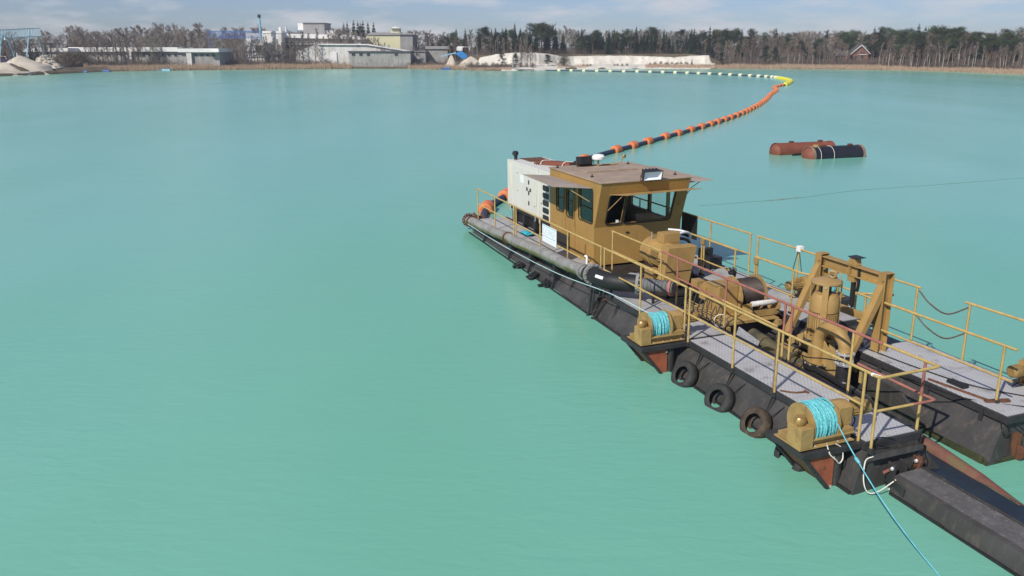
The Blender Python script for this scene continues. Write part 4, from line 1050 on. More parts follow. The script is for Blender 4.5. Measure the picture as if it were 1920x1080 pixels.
MB().box(12.95, 13.13, 3.0, 3.15, 1.2, 1.315).build("trolley_block", M_YEL, tr, bevel=.006); MB().box(12.95, 13.21, 2.96, 3.18, 1.701, 1.713).build("trolley_cap", M_BLK2, tr)
MB().beam((13.05, 3.09, 1.2), (13.05, 3.09, .66), .07, .07, (1, 0, 0)).build("hoist_bar", M_BLK2, ga)
MB().tube(bez([(13.2, 3.05, 1.5), (13.24, 3.03, 1.2), (13.22, 3.03, 1.04)], 5), .03, 8).build("cable_end", M_CABLE, ga)
MB().lathe((13.03, 3.09, .662), (0, 0, 1), [(0, .05), (.03, .05)], 8).build("pin", M_WHITE, ga)
# suction gear in the well
sp_ = thing("suction_pipe", "silty olive and black suction pipe lying low in the well between the hulls", "pipe", (13, 1.55, -.3))
m = MB().tube([(11.9, 1.62, -.12), (12.6, 1.6, -.2), (13.4, 1.55, -.25), (13.75, 1.5, -.28)], .16, 16); m.build("pipe", M_OLIVE, sp_, smooth=40)
for x in (12.35, 13.3): MB().ring((x, 1.6, -.2), (1, 0, -.08), [(-.03, .15), (-.03, .21), (.03, .21), (.03, .15)], 16).build("flange", M_OLIVE, sp_)
MB().prism([(12.3, 1.3, -.25), (12.75, 1.36, -.05), (12.95, 1.5, -.12), (12.6, 1.5, -.3)], (.02, .02, .02)).build("silt_guard", M_OLIVE, sp_)
MB().prism([(13.55, 1.2, -.3), (13.85, 1.22, -.1), (13.95, 1.2, .02), (13.8, 1.2, -.3)], (.0, .03, .0)).build("guide_plate", M_OLIVE, sp_)
MB().lathe((13.55, 1.28, -.28), (0, 0, 1), [(0, .18), (.12, .2), (.14, .15)], 14).build("strainer", M_RUSTM, sp_, smooth=40)
lp = thing("ladder_pivot", "dark steel ladder cheek plates with pivot pins below the gooseneck pipe", "ladder", (14.6, 1.9, -.4))
for y in (1.5, 2.2):
    MB().prism([(13.95, y, -.05), (15.3, y, -.12), (15.9, y, -.5), (15.6, y, -.9), (14.2, y, -.9)], (0, .05, 0)).build("cheek_plate", M_BLK, lp, bevel=.006)
m = MB().lathe((14.75, 1.49, -.12), (0, -1, 0), [(0, .05), (.05, .05)], 12); m.build("pivot_pin", M_STEEL, lp)
MB().beam((14.1, 1.44, -.06), (15.6, 1.44, -.18), .06, .07).build("stiffener", M_BLK2, lp)
m = MB().lathe((15.55, 1.3, -.25), (.3, -1, 0), [(0, .12), (.14, .12)], 12); m.build("chain_sheave", M_RUSTM, lp, smooth=35)
MB().tube(bez([(15.6, 1.2, -.15), (15.8, 1.2, -.2), (15.9, 1.22, -.5)], 5), .03, 6).build("cable_end", M_CABLE, lp)
# the ladder running out between the hulls, awash
la = thing("suction_ladder", "dark wet suction ladder with a red brown pipe running awash between the hulls", "ladder", (17, 1.4, -.7))
def wz(x, y, dz): return (x, y, waterz(x, y) + dz)
m = MB().hexa([wz(15.6, 1.02, -.5), wz(20.5, .95, -.6), wz(20.5, 1.62, -.6), wz(15.6, 1.72, -.5), wz(15.6, 1.02, .12), wz(20.5, .95, .05), wz(20.5, 1.62, .05), wz(15.6, 1.72, .12)])
m.build("ladder_deck", M_WETD, la)
m = MB().tube([wz(15.6, 1.84, .14), wz(16.6, 1.78, .10), wz(17.4, 1.74, .035), wz(18.0, 1.70, -.05), wz(18.8, 1.66, -.12)], .13, 14); m.build("ladder_pipe", M_REDBR, la, smooth=40)
m = MB().tube([wz(15.6, 1.69, .13), wz(17.0, 1.66, .11), wz(18.2, 1.63, .08)], .016, 6); m.build("edge_bar", M_OLIVE, la)
# near float boxes ahead of the pontoon
fb = thing("float_box", "long dark gritty float box moored off the near end of the dredger", "float", (19, .5, -.5))
def fy(x): return .0
sec = [(.235, -1.3), (.235, -.60), (.30, -.455), (.36, -.43), (.79, -.415), (.83, -.44), (.83, -1.3)]
m = MB(); vs = []
for x in (17.17, 17.45, 18.4, 19.4, 20.6, 22.0, 24.0):
    for (y, z) in sec: vs.append((x, y, z + (x - 17.17) * -.002))
q = len(sec); fs = []
for i in range(6):
    for j in range(q): fs.append((i * q + j, i * q + (j + 1) % q, (i + 1) * q + (j + 1) % q, (i + 1) * q + j))
fs += [tuple(range(q)), tuple(6 * q + j for j in range(q))]
m.add(vs, fs); m.build("box_hull", M_BLK, fb, smooth=25)
MB().hexa([(17.18, .37, -.428), (24, .37, -.442), (24, .79, -.428), (17.18, .79, -.414), (17.18, .37, -.42), (24, .37, -.434), (24, .79, -.42), (17.18, .79, -.406)]).build("gritty_deck", M_CONC, fb)
m = MB().tube([(17.2, .815, -.40), (24, .815, -.413)], .022, 6); m.build("edge_rope", M_TYRE, fb)
MB().prism([(17.0, .28, -.58), (17.20, .22, -.44), (17.45, .22, -.50), (17.45, .22, -.62)], (0, -.015, 0)).build("fender_plate", M_FRAME, fb)
m = MB()
for i in range(14): a = 17.2 + 6.8 * i / 14; m.box(a, a + .48, .20, .235, waterz(a, .2) - .1, waterz(a, .2) + .03 + .012 * mnoise.noise(Vector((a * 2, 0, 0))))
m.build("waterline_strake", M_BLK2, fb)
# ------------------------------------------------------------------ tyres
def tyre(c, ax, R, mt, label, tieto):
    t = thing("fender_tyre", label, "tyre", c, group="fender tyres along the near hull")
    W = .105
    prof = [(-W * .8, R * .56), (-W, R * .66), (-W * .98, R * .86), (-W * .72, R * .97), (0, R), (W * .72, R * .97), (W * .98, R * .86), (W, R * .66), (W * .8, R * .56), (W * .7, R * .60), (W * .8, R * .82), (W * .5, R * .9), (0, R * .92), (-W * .5, R * .9), (-W * .8, R * .82), (-W * .7, R * .60)]
    MB().ring(c, ax, prof, 28).build("casing", mt, t, smooth=45)
    cv = Vector(c); MB().tube(bez([tieto, (cv + Vector(tieto)) / 2 + Vector((.02, -.05, -.03)), cv + Vector((.0, .03, R * .8))], 5), .009, 5).build("tie_rope", M_CABLE, t)
    return t
AX = Vector((.10, -.83, .45))
tyre((12.50, -.40, -.50), AX, .295, M_TYRE, "worn grey fender tyre nearest the first winch on the near hull", (12.75, .0, -.2))
tyre((13.70, -.40, -.52), (.18, -.85, .40), .30, M_TYRE, "black fender tyre in the middle of the near hull with speckled tread", (13.9, .0, -.2))
tyre((14.79, -.40, -.53), AX, .295, M_TYREB, "brown muddy fender tyre on the near hull", (15.0, .0, -.2))
tyre((15.88, -.52, -.62), (.0, -.96, .25), .33, M_TYRE, "black fender tyre hanging under the corner winch", (15.85, -.6, -.12))
# ragged dark fenders at the stern waterline
for i, (x, lab_) in enumerate(((3.2, "ragged black rubber flap at the waterline below the pipe clamp"), (4.4, "torn black rubber flap at the waterline under the pipe saddle"), (5.3, "small black rubber flap hanging beside the near hull waterline"))):
    m = MB(); y = -.36; z = waterz(x, y)
    for k in range(5):
        a = x + random.uniform(-.22, .22); m.beam((a, y + .1, z + .16), (a + random.uniform(-.1, .15), y - random.uniform(.03, .28), z + random.uniform(-.06, .08)), random.uniform(.05, .14), .02)
    single(m, "rubber_flap", M_RUB, lab_, "rubber flap", (x, y, z), group="torn rubber flaps below the pipe")
# ------------------------------------------------------------------ ropes, chains, cables
single(MB().tube(bez([(11.45, -.62, .50), (9.6, -.58, .42), (6.5, -.50, .10), (3, -.44, -.08), (0, -.38, -.16), (-2.9, -.3, -.2)], 8), .011, 6), "mooring_rope", M_ROPEL, "pale blue rope running taut along the near hull from the first winch", "rope", (4, -.5, 0), smooth=60)
D2 = lambda u, v, z: None
wend = DMI @ Vector((5.55, 8.55, -.02))
rp = [(16.58, -.46, .42), (16.75, -.62, .05), (17.05, -.85, -.40)]
rp2 = [Vector(p) for p in rp] + [Vector((17.35, -1.02, -.62)), Vector((18.0, -1.55, -.74))]
wmid = DMI @ Vector((4.95, 9.5, .0))
RA, RB = Vector((16.60, -.44, .42)), DMI @ Vector((5.42, 8.72, -.03))
pts = [RA.lerp(RB, t) + Vector((0, 0, -.9 * t * (1 - t))) for t in (0, .1, .2, .35, .5, .65, .8, .92, 1)]
RB = DMI @ Vector((5.50, 8.25, -.06))
pts = [RA.lerp(RB, t) + Vector((0, 0, -.85 * t * (1 - t))) for t in (0, .1, .2, .35, .5, .65, .8, .92, 1)]
mr = thing("mooring_rope", "bright turquoise rope dropping from the corner winch into the water", "rope", (16.6, -.4, .4))
MB().tube(bez(pts, 8), .0095, 6).build("rope", M_ROPED, mr, smooth=60)
MB().lathe(RA.lerp(RB, .22) + Vector((0, 0, -.85 * .22 * .78)), RB - RA, [(-.06, .010), (-.03, .026), (.04, .022), (.07, .010)], 8).build("knot", M_ROPED, mr, smooth=60)
single(MB().tube(bez([(16.99, .03, -.16), (16.98, -.1, -.22), (17.05, -.16, -.5), (17.12, -.12, -.66), (17.2, .0, -.62), (17.25, .25, -.46)], 8), .010, 6), "white_hose", M_ROPEW, "thin white line looping from the deck end to the float box", "line", (17, 0, -.4), smooth=60)
single(MB().tube(bez([(16.73, -.62, .03), (16.79, -.60, -.1), (16.82, -.5, -.2), (16.80, -.42, -.28), (16.78, -.34, -.22), (16.76, -.36, -.06), (16.74, -.46, .02)], 8), .010, 6), "white_hose", M_ROPEW, "short cream line looped in front of the corner winch base", "line", (16.75, -.5, 0), smooth=60)
def chain(pts, r, label, loc):
    m = MB(); P = bez(pts, 20); L = 0; last = None; k = 0
    for i in range(len(P) - 1):
        a, b = P[i], P[i + 1]; t = (b - a).normalized(); s = t.orthogonal().normalized(); w_ = t.cross(s)
        n_ = s if i % 2 else w_
        c = (a + b) / 2; l = (b - a).length * .62; lp_ = []
        for q in range(10):
            an = 2 * pi * q / 10; lp_.append(c + t * l * cos(an) + n_ * .016 * sin(an))
        m.tube(lp_, r, 4, closed=True)
    return single(m, "safety_chain", M_CHAIN, label, "chain", loc, group="rusty chains in the gap of the far railing")
chain([(13.64, 4.2, 1.04), (13.95, 4.2, .84), (14.36, 4.2, .76), (14.82, 4.2, 1.03)], .006, "upper rusty chain sagging across the gap in the far railing", (14.2, 4.2, .9))
chain([(13.61, 4.2, .55), (13.95, 4.2, .35), (14.38, 4.2, .27), (14.82, 4.2, .52)], .006, "lower rusty chain sagging across the gap in the far railing", (14.2, 4.2, .4))
m = MB()
hc = [(14.70, -.03, 1.0 - .05 * k) for k in range(22)]
for i, c in enumerate(hc): m.ring(c, (1, 0, 0) if i % 2 else (0, 1, 0), [(-.005, .018), (0, .024), (.005, .018), (0, .012)], 8)
single(m, "hanging_chain", M_CHAIN, "thin rusty chain hanging down a post of the near railing", "chain", (14.7, -.03, .5))
sen = thing("mast_sensor", "small beige junction box with looped black cables on a far railing post", "junction box", (10.06, 4.2, 1.1))
MB().box(10.0, 10.13, 4.15, 4.28, 1.04, 1.18).build("box", M_WHITE, sen, bevel=.01)
m = MB()
for k in (-1, 1): m.tube([(10.06 + .02 + .13 * k * (1 - cos(a_ * 2 * pi / 12)) * .5, 4.17 + .02 * k, .82 + .24 * cos(a_ * 2 * pi / 12)) for a_ in range(12)], .009, 5, closed=True)
m.build("cable_loop", M_CABLE, sen)
def cable(pts, r, label, loc, mt=M_CABLE): return single(MB().tube(bez(pts, 8), r, 6), "cable", mt, label, "cable", loc, group="black cables about the deck", smooth=60)
cable([(8.5, 2.45, .2), (10.5, 2.75, .03), (11.6, 2.6, .1), (12.7, 2.1, .1), (13.8, 1.3, .15), (14.6, 1.28, .34), (15.6, 1.6, .42), (16.2, 2.7, .012), (16.9, 3.4, .012)], .012, "long black cable strung across the well from the drive motor to the far grating", (12, 2, 0))
cable([(13.7, 2.95, .012), (14.8, 3.05, .012), (15.9, 3.3, .012), (16.9, 4.0, .012)], .012, "black cable snaking along the far grating walkway", (15, 3, 0))
cable([(16.95, 2.75, -.06), (17.02, 2.78, -.25), (17.0, 2.7, -.3), (16.9, 2.72, -.14), (16.97, 2.8, -.08), (17.06, 3.1, -.3), (17.07, 3.3, -.6)], .010, "black cable drooping from the corner of the far hull", (17, 2.9, -.2))
cable([(16.9, .5, .012), (16.8, .3, .012), (16.9, .15, .012), (16.97, .3, .012), (16.95, .06, .012)], .008, "small black cable loop on the near walkway's end", (16.9, .3, 0))
cable([(17.0, 1.0, -.2), (17.1, .95, -.32), (17.08, .72, -.45), (17.06, .78, -.3), (17.02, .95, -.2)], .009, "black hose loop hanging from the near hull's end by the rusty lug", (17, .9, -.3))
ib = single(MB().beam((15.35, 2.80, .02), (16.45, 2.98, .02), .03, .03).beam((16.42, 2.9, .02), (16.56, 3.28, .03), .08, .03), "scrap_bar", M_RUSTM, "bent rusty iron bar lying on the far grating walkway", "bar", (16, 2.95, 0))
single(MB().box(15.55, 15.9, 3.0, 3.14, .005, .06), "loose_pad", M_RUB, "dark flat rubber pad lying on the far grating walkway", "pad", (15.7, 3.05, 0), bevel=.01)
m = MB().tube(bez([(14.78, .06, .015), (14.95, .22, .02), (15.0, .42, .02)], 5), .014, 6); m.lathe((15.0, .44, .02), (1, 0, 0), [(-.05, .02), (.05, .02)], 8)
single(m, "shackle_pin", M_RUSTM, "small rusty hook lying on the near grating walkway", "hook", (14.9, .3, 0))
#__PART2__
# ------------------------------------------------------------------ floating pipeline
M_BLUEF = paint("blue_float", (0.05, 0.12, 0.32), 0.5, vary=.2)
def wpt(u, v):
    y = row_y(v); return Vector((col_x(u, y), y, 0))
line = [(-0.55, 33.2), (-1.25, 31.9), (-0.35, 35.0), (1.55, 40.5), (4.0, 46.8), (6.47, 51.5), (7.87, 53.8), (9.4, 56.5), (11.14, 59.6), (13.8, 64.2), (17.5, 71.0), (22.0, 80.0), (26.8, 91.0), (31.5, 103.0), (35.8, 115.0), (39.3, 123.9), (40.9, 129.0), (42.3, 134.5), (44.9, 140.0), (47.6, 144.9), (51.7, 155.0), (53.8, 162.0), (55.3, 172.0), (56.2, 180.0), (54.5, 187.5), (51.5, 196.0), (48.0, 204.0), (42.0, 213.0), (33.0, 221.5), (20.3, 229.0), (9.5, 236.0)]
stern = DM @ Vector((-2.70, .45, -.26))
lpts = bez([(stern.x, stern.y, .05), (-1.05, 32.1, .12)] + [(x, y, .12) for x, y in line[2:]], 12)
hose = MB().tube(lpts, .135, 8)
ho = single(hose, "floating_hose", M_NAVY, "navy floating pipeline hose snaking from the dredger's stern to the far sand shore", "hose", (0, 40, .1), smooth=60, frame='world')
# arc length table
AL = [0.0]
for a, b in zip(lpts, lpts[1:]): AL.append(AL[-1] + (b - a).length)
def at_len(s):
    for i in range(len(AL) - 1):
        if AL[i + 1] >= s:
            t = (s - AL[i]) / max(1e-6, AL[i + 1] - AL[i]); return lpts[i].lerp(lpts[i + 1], t), (lpts[i + 1] - lpts[i]).normalized()
    return lpts[-1], (lpts[-1] - lpts[-2]).normalized()
def len_at_y(y):
    for i, p in enumerate(lpts):
        if p.y >= y: return AL[i]
    return AL[-1]
def float_proto(name, L, R, m1, m2, label, group):
    t = thing(name, label, "float", (0, 0, 0), group=group, frame='world', local=True)
    h = L / 2
    MB().lathe((0, 0, 0), (1, 0, 0), [(-h, .14), (-h, R * .72), (-h * .86, R * .95), (-h * .6, R), (-h * .12, R), (-h * .06, R * .9), (-.001, R * .9), (-.001, .14)], 18).build("float_half", m1, t, smooth=40)
    MB().lathe((0, 0, 0), (1, 0, 0), [(.001, .14), (.001, R * .9), (h * .06, R * .9), (h * .12, R), (h * .6, R), (h * .86, R * .95), (h, R * .72), (h, .14)], 18).build("float_half", m2, t, smooth=40)
    return t
FO = float_proto("orange_float", .90, .31, M_ORANGE, M_ORANGE2, "orange pipeline float", "orange floats along the floating pipeline")
FY = float_proto("yellow_float", 1.4, .45, M_YELF, M_YELF, "bright yellow pipeline float packed in the bend of the line", "yellow floats in the bend of the pipeline")
FP = float_proto("pale_float", .95, .40, M_PALEF, M_PALEF, "pale yellow pipeline float on the far stretch of the line", "pale floats along the far pipeline")
def put_float(proto, s, label=None, first=[set()]):
    p, d = at_len(s)
    M = Matrix.Translation((p.x, p.y, .12)) @ Matrix.Rotation(math.atan2(d.y, d.x), 4, 'Z') @ Matrix.Rotation(random.uniform(-.05, .05), 4, 'Y') @ Matrix.Rotation(random.uniform(0, 6), 4, 'X')
    if proto.name not in first[0]:
        first[0].add(proto.name); proto.matrix_world = M
        if label: proto["label"] = label
        return proto
    return copy_thing(proto, M, label)
near_lab = ["big orange float touching the dredger's stern at the pipe bend", "orange float half hidden behind the cream generator", "orange float just behind the wheelhouse roof lamp"]
ys = [32.3, 35.2, 46.8, 51.6, 53.9, 56.5, 59.5, 61.8, 64.2]
labs = near_lab + ["first orange float past the wheelhouse on the pipeline", "second orange float past the wheelhouse on the pipeline", "third orange float past the wheelhouse on the pipeline", "fourth orange float past the wheelhouse on the pipeline", "fifth orange float past the wheelhouse on the pipeline", "sixth orange float past the wheelhouse on the pipeline"]
for y, lb in zip(ys, labs): put_float(FO, len_at_y(y), lb)
kf = 6
s = len_at_y(64.2) + 2.9; s_end = len_at_y(143.0)
while s < s_end:
    kf += 1; put_float(FO, s, nth(kf) + " orange float past the wheelhouse on the winding pipeline"); s += 2.5 + random.uniform(-.3, .3)
kf = 0
s = len_at_y(144.0); s_end = len_at_y(176.0)
while s < s_end:
    kf += 1; put_float(FY, s, nth(kf) + " bright yellow float round the pipeline bend from the orange row"); s += 1.75
kf = 0
s_end = AL[-1] - .5; gap = 2.0
while s < s_end:
    kf += 1; put_float(FP, s, nth(kf) + " pale yellow float along the far pipeline from the yellow bend"); s += gap; gap = min(3.9, gap + .35)
# ------------------------------------------------------------------ two floating tanks, scum line
def tank(c, d, L, R, m1, mend, label, cut=-.15):
    t = thing("float_tank", label, "tank", c, frame='world')
    c, d = Vector(c), Vector(d).normalized(); a = c - d * L / 2
    MB().lathe(a, d, [(0, R), (.02, R), (L - .02, R), (L, R)], 32).build("shell", m1, t, smooth=40)
    s = d.cross(Vector((0, 0, 1)))
    for q, k in ((a, -1), (a + d * L, 1)):
        MB().lathe(q, d * k, [(-.02, R * .97), (.04, R * .9), (.22, R * .55), (.27, .02)] if k < 0 else [(-.02, R * .97), (.03, R * .93), (.05, .02)], 28).build("end_cap", mend, t, smooth=50)
        MB().ring(q, d, [(-.05, R * .98), (-.05, R * 1.04), (.12, R * 1.04), (.12, R * .98)], 32).build("rim", M_TANKG if mend is not M_TANKR or m1 is M_TANKB else m1, t, smooth=30)
    for f in (.28, .82):
        q = a + d * L * f + Vector((0, 0, R)); m = MB().beam(q - d * .12, q + d * .12, .2, .18); m.build("lifting_lug", M_RUSTM, t)
    return t
p1, p2 = Vector((16.35, 50.6, .14)), Vector((20.1, 51.8, .14))
t1 = tank((p1 + p2) / 2, p2 - p1, (p2 - p1).length, .55, M_TANKR, M_TANKR, "rusty red cylindrical float tank lying behind the navy one on the water")
a, d = p1, (p2 - p1).normalized()
MB().beam(p1 - d * .25 + Vector((0, 0, -.02)), p1 + d * .2 + Vector((0, 0, -.02)), .3, .16).build("mooring_bracket", M_RUSTM, t1)
MB().beam(Vector((17.2, 49.9, .06)), Vector((18.5, 50.4, .10)), .12, .12).build("skid", M_BLK2, t1)
p1, p2 = Vector((17.75, 48.75, .10)), Vector((21.15, 49.85, .10)); d = (p2 - p1).normalized()
t2 = tank((p1 + p2) / 2, p2 - p1, (p2 - p1).length, .58, M_TANKB, M_TANKR, "navy black cylindrical float tank with red end and white rope hoops on the water")
m = MB()
for f in (.14, .40):
    q = p1 + d * (p2 - p1).length * f; m.ring(q, d + Vector((.1, 0, 0)), [(-.012, .582), (0, .602), (.012, .582)], 30)
m.build("rope_hoop", M_ROPEW, t2)
MB().lathe(p1 + d * .45 + Vector((0, 0, .56)), (0, 0, 1), [(0, .2), (.1, .18), (.14, .1)], 12).build("bollard", M_YEL2, t2)
M_SCUM = paint("brown_scum", (0.26, 0.24, 0.17), 0.9, vary=.3)
M_DULL = paint("dull_teal_line", (0.16, 0.33, 0.27), 0.9, vary=.2)
def DLW(u, v): p = wpt(u, v); return (p.x, p.y, .008)
sc_ = MB()
for k in range(70):
    t = random.random(); p = wpt(1438 + 62 * t, 376.5 - 6 * t + random.gauss(0, .6)); x, y = p.x, p.y; s_ = random.uniform(.02, .07)
    sc_.add([(x - s_, y, .008), (x, y - s_ * .5, .01), (x + s_, y, .008), (x, y + s_ * .5, .012)], [(0, 1, 2, 3)])
tag(single(sc_, "scum", M_SCUM, None, None, tuple(wpt(1470, 373)), frame='world'), "thin brown floating scum on the turquoise water below the tanks", "scum", kind='stuff')
single(MB().tube(bez([DLW(1312, 386), DLW(1400, 379), DLW(1500, 371), DLW(1600, 358), DLW(1750, 347), DLW(1930, 333)], 10), .006, 5), "floating_line", M_DULL, "thin dull line floating on the water to the right of the wheelhouse", "rope", (12, 33, 0), frame='world', smooth=60)

# ------------------------------------------------------------------ vegetation meshes
M_BARK = paint("grey_bark", (0.17, 0.14, 0.115), 0.9, vary=.3, vscale=2)
M_BIRCH = paint("birch_bark", (0.38, 0.35, 0.31), 0.8, vary=.2, vscale=1, spots=(0.1, 0.08, 0.07), spot_at=(.62, .66), sscale=2)
M_PINEB = paint("pine_bark", (0.16, 0.09, 0.06), 0.9, vary=.3)
def leafmat(name, col, vary=.4, sc=.6):
    m, n, l, b = newmat(name)
    tc = n.new("ShaderNodeTexCoord"); oi = n.new("ShaderNodeObjectInfo")
    f, _ = noise_fac(n, l, tc.outputs["Object"], sc, 3, .3, .7)
    c = mix(n, l, f, tuple(q * (1 - vary) for q in col), tuple(q * (1 + vary) for q in col))
    h = n.new("ShaderNodeHueSaturation"); mr = n.new("ShaderNodeMapRange"); mr.inputs["To Min"].default_value = .72; mr.inputs["To Max"].default_value = 1.3
    l.new(oi.outputs["Random"], mr.inputs["Value"]); l.new(mr.outputs[0], h.inputs["Value"])
    mr2 = n.new("ShaderNodeMapRange"); mr2.inputs["To Min"].default_value = .485; mr2.inputs["To Max"].default_value = .515
    l.new(oi.outputs["Random"], mr2.inputs["Value"]); l.new(mr2.outputs[0], h.inputs["Hue"])
    l.new(c, h.inputs["Color"]); l.new(h.outputs[0], b.inputs["Base Color"]); b.inputs["Roughness"].default_value = .9; b.inputs["Specular IOR Level"].default_value = .15
    return m
M_TWIG = leafmat("grey_brown_twigs", (0.235, 0.198, 0.165))
M_TWIGR = leafmat("red_brown_twigs", (0.20, 0.148, 0.118))
M_SPRUCE = leafmat("spruce_needles", (0.026, 0.042, 0.022))
M_PINE = leafmat("pine_needles", (0.05, 0.07, 0.032))
M_BUSH = leafmat("brown_brush", (0.19, 0.14, 0.10))
M_COPPER = leafmat("copper_leaves", (0.12, 0.05, 0.032))
M_OLIVEB = leafmat("olive_bush", (0.085, 0.082, 0.035))
M_REED = leafmat("dry_reeds", (0.62, 0.47, 0.31), .2, 3)
M_UNDER = leafmat("dark_undergrowth", (0.13, 0.10, 0.08), .5, .5)
def sliver(m, a, b, w):
    a, b = Vector(a), Vector(b); d = b - a
    s = d.cross(Vector((random.uniform(-1, 1), random.uniform(-1, 1), random.uniform(-.4, .4))))
    if s.length < 1e-6: return
    s = s.normalized() * w
    n = len(m.v); m.v += [a - s, a + s, b]; m.f.append((n, n + 1, n + 2))
def rdir(el0, el1):
    a = random.uniform(0, 2 * pi); e = radians(random.uniform(el0, el1)); return Vector((cos(a) * cos(e), sin(a) * cos(e), sin(e)))
def mesh_of(m, name, mat):
    me = bpy.data.meshes.new(name); me.from_pydata([tuple(p) for p in m.v], [], m.f); me.materials.append(mat); return me
def bare_tree(H, spread, lean=0, twigs=22, birch=False, low=.3):
    T, C = MB(), MB()
    base_r = H * (.013 if birch else .018)
    top = Vector((lean * H, random.uniform(-.03, .03) * H, H * .92))
    tr = [Vector((0, 0, -.4))] + [Vector((top.x * t * t, top.y * t, top.z * t)) + Vector((random.uniform(-1, 1), random.uniform(-1, 1), 0)) * H * .012 for t in (.15, .3, .5, .7, .85, 1)]
    T.tube(tr, [base_r * q for q in (1.15, 1, .9, .72, .5, .3, .1)], 5, cap=False)
    def pt(t):
        t *= 6; i = min(5, int(t)); return tr[i].lerp(tr[i + 1], t - i)
    nb = 15 if not birch else 13
    for k in range(nb):
        t = low + (.97 - low) * (k + random.random()) / nb
        p = pt(t); el = (25, 60) if not birch else (45, 72)
        d = rdir(*el); L = H * spread * (1.05 - .75 * t) * random.uniform(.7, 1.2)
        q = p + d * L * .5 + Vector((0, 0, L * .06)); e = p + d * L + Vector((0, 0, L * .22))
        T.tube([p, q, e], [base_r * .42 * (1.2 - t), base_r * .28 * (1.2 - t), base_r * .08], 3, cap=False)
        for j in range(7):
            f = random.uniform(.25, 1); bp = p.lerp(q, f * 2) if f < .5 else q.lerp(e, f * 2 - 1)
            d2 = (d * .7 + rdir(-10, 75)).normalized(); L2 = L * random.uniform(.3, .55); e2 = bp + d2 * L2
            sliver(C, bp, e2, base_r * .16)
            for i in range(twigs):
                b2 = bp.lerp(e2, random.random()); d3 = (d2 * .6 + rdir(-25, 80)).normalized()
                sliver(C, b2, b2 + d3 * random.uniform(.3, 1.0) * H * .075, .016)
    for i in range(150):
        b2 = pt(random.uniform(.62, 1)); sliver(C, b2, b2 + rdir(5, 85) * H * random.uniform(.03, .10), .016)
    return T, C
def spruce(H, w):
    T, C = MB(), MB(); T.tube([(0, 0, -.3), (0, 0, H * .95)], H * .014, 5, r2=.01, cap=False)
    n = int(H * 4.2)
    for k in range(n):
        f = (k + random.random()) / n; z = H * (.06 + .93 * f); L = H * w * (1 - f) ** .85 * random.uniform(.65, 1.15) + .12
        for j in range(13):
            a = random.uniform(0, 2 * pi); d = Vector((cos(a), sin(a), random.uniform(-.35, .1)))
            p = Vector((0, 0, z)); e = p + d * L * random.uniform(.7, 1)
            s = Vector((-d.y, d.x, 0)) * L * .26; mid = p.lerp(e, .55); dz = Vector((0, 0, -L * .18))
            i0 = len(C.v); C.v += [p, mid + s + dz, e, mid - s + dz]; C.f += [(i0, i0 + 1, i0 + 2, i0 + 3)]
            for q in range(2): sliver(C, mid, mid + rdir(-40, 30) * L * .45, .05)
    return T, C
def pine(H, wide, clumps=15, low=.5):
    T, C = MB(), MB()
    lean = random.uniform(-.06, .06) * H
    tr = [Vector((0, 0, -.3)), Vector((lean * .3, 0, H * .4)), Vector((lean, .02 * H, H * .7)), Vector((lean, 0, H * .95))]
    T.tube(tr, [H * .02, H * .016, H * .011, H * .004], 5, cap=False)
    for k in range(clumps):
        t = random.uniform(low, 1.0); z = H * t; r = H * wide * (1.15 - .75 * t) * random.uniform(.3, 1)
        a = random.uniform(0, 2 * pi); c = Vector((lean * t + cos(a) * r, sin(a) * r, z))
        T.tube([Vector((lean * t, 0, z - r * .35)), c], [H * .005, H * .002], 3, cap=False)
        R = H * random.uniform(.08, .14)
        for i in range(190):
            o = Vector((random.gauss(0, .5), random.gauss(0, .5), random.gauss(0, .28))) * R
            d = rdir(-20, 70); s = d.orthogonal().normalized() * R * .055; e = c + o + d * R * random.uniform(.2, .4)
            i0 = len(C.v); C.v += [c + o - s, c + o + s, e]; C.f.append((i0, i0 + 1, i0 + 2))
    return T, C
def bush(R, Hh, n=1100, leaf=0.022):
    T, C = MB(), MB()
    for k in range(9):
        d = rdir(35, 80); T.tube([(d.x * .2, d.y * .2, -.2), d * Hh * .5, d * Hh * .85 + Vector((0, 0, .1))], [.05, .035, .01], 3, cap=False)
    for i in range(n):
        d = rdir(8, 88); t = random.random() ** .5; p = Vector((d.x * R, d.y * R, d.z * Hh)) * t * random.uniform(.75, 1.05)
        sliver(C, p, p + (d + rdir(-20, 70) * .8).normalized() * Hh * random.uniform(.10, .26), leaf)
    return T, C
PROTO = {}
def add_protos(kind, fn, n, tm, cm):
    PROTO[kind] = []
    for i in range(n):
        T, C = fn(); hh = max(p.z for p in C.v)
        PROTO[kind].append((mesh_of(T, kind + "_trunk", tm), mesh_of(C, kind + "_crown", cm), hh))
add_protos("bare_tree", lambda: bare_tree(12, random.uniform(.34, .46), random.uniform(-.05, .05)), 7, M_BARK, M_TWIG)
add_protos("red_bare_tree", lambda: bare_tree(11, random.uniform(.2, .3), random.uniform(-.05, .05)), 5, M_BARK, M_TWIGR)
add_protos("birch_tree", lambda: bare_tree(12, random.uniform(.16, .22), random.uniform(-.12, .2), 17, True, .42), 7, M_BIRCH, M_TWIGR)
add_protos("slim_tree", lambda: bare_tree(11, random.uniform(.12, .17), random.uniform(-.06, .06), 15, True, .18), 5, M_BARK, M_TWIG)
add_protos("spruce_tree", lambda: spruce(13, random.uniform(.19, .27)), 5, M_BARK, M_SPRUCE)
add_protos("pine_tree", lambda: pine(13, random.uniform(.2, .28), 16, random.uniform(.4, .58)), 6, M_PINEB, M_PINE)
add_protos("bushy_pine", lambda: pine(8, .3, 22, .14), 3, M_PINEB, M_SPRUCE)
add_protos("brown_bush", lambda: bush(2.2, 3.0), 4, M_BARK, M_BUSH)
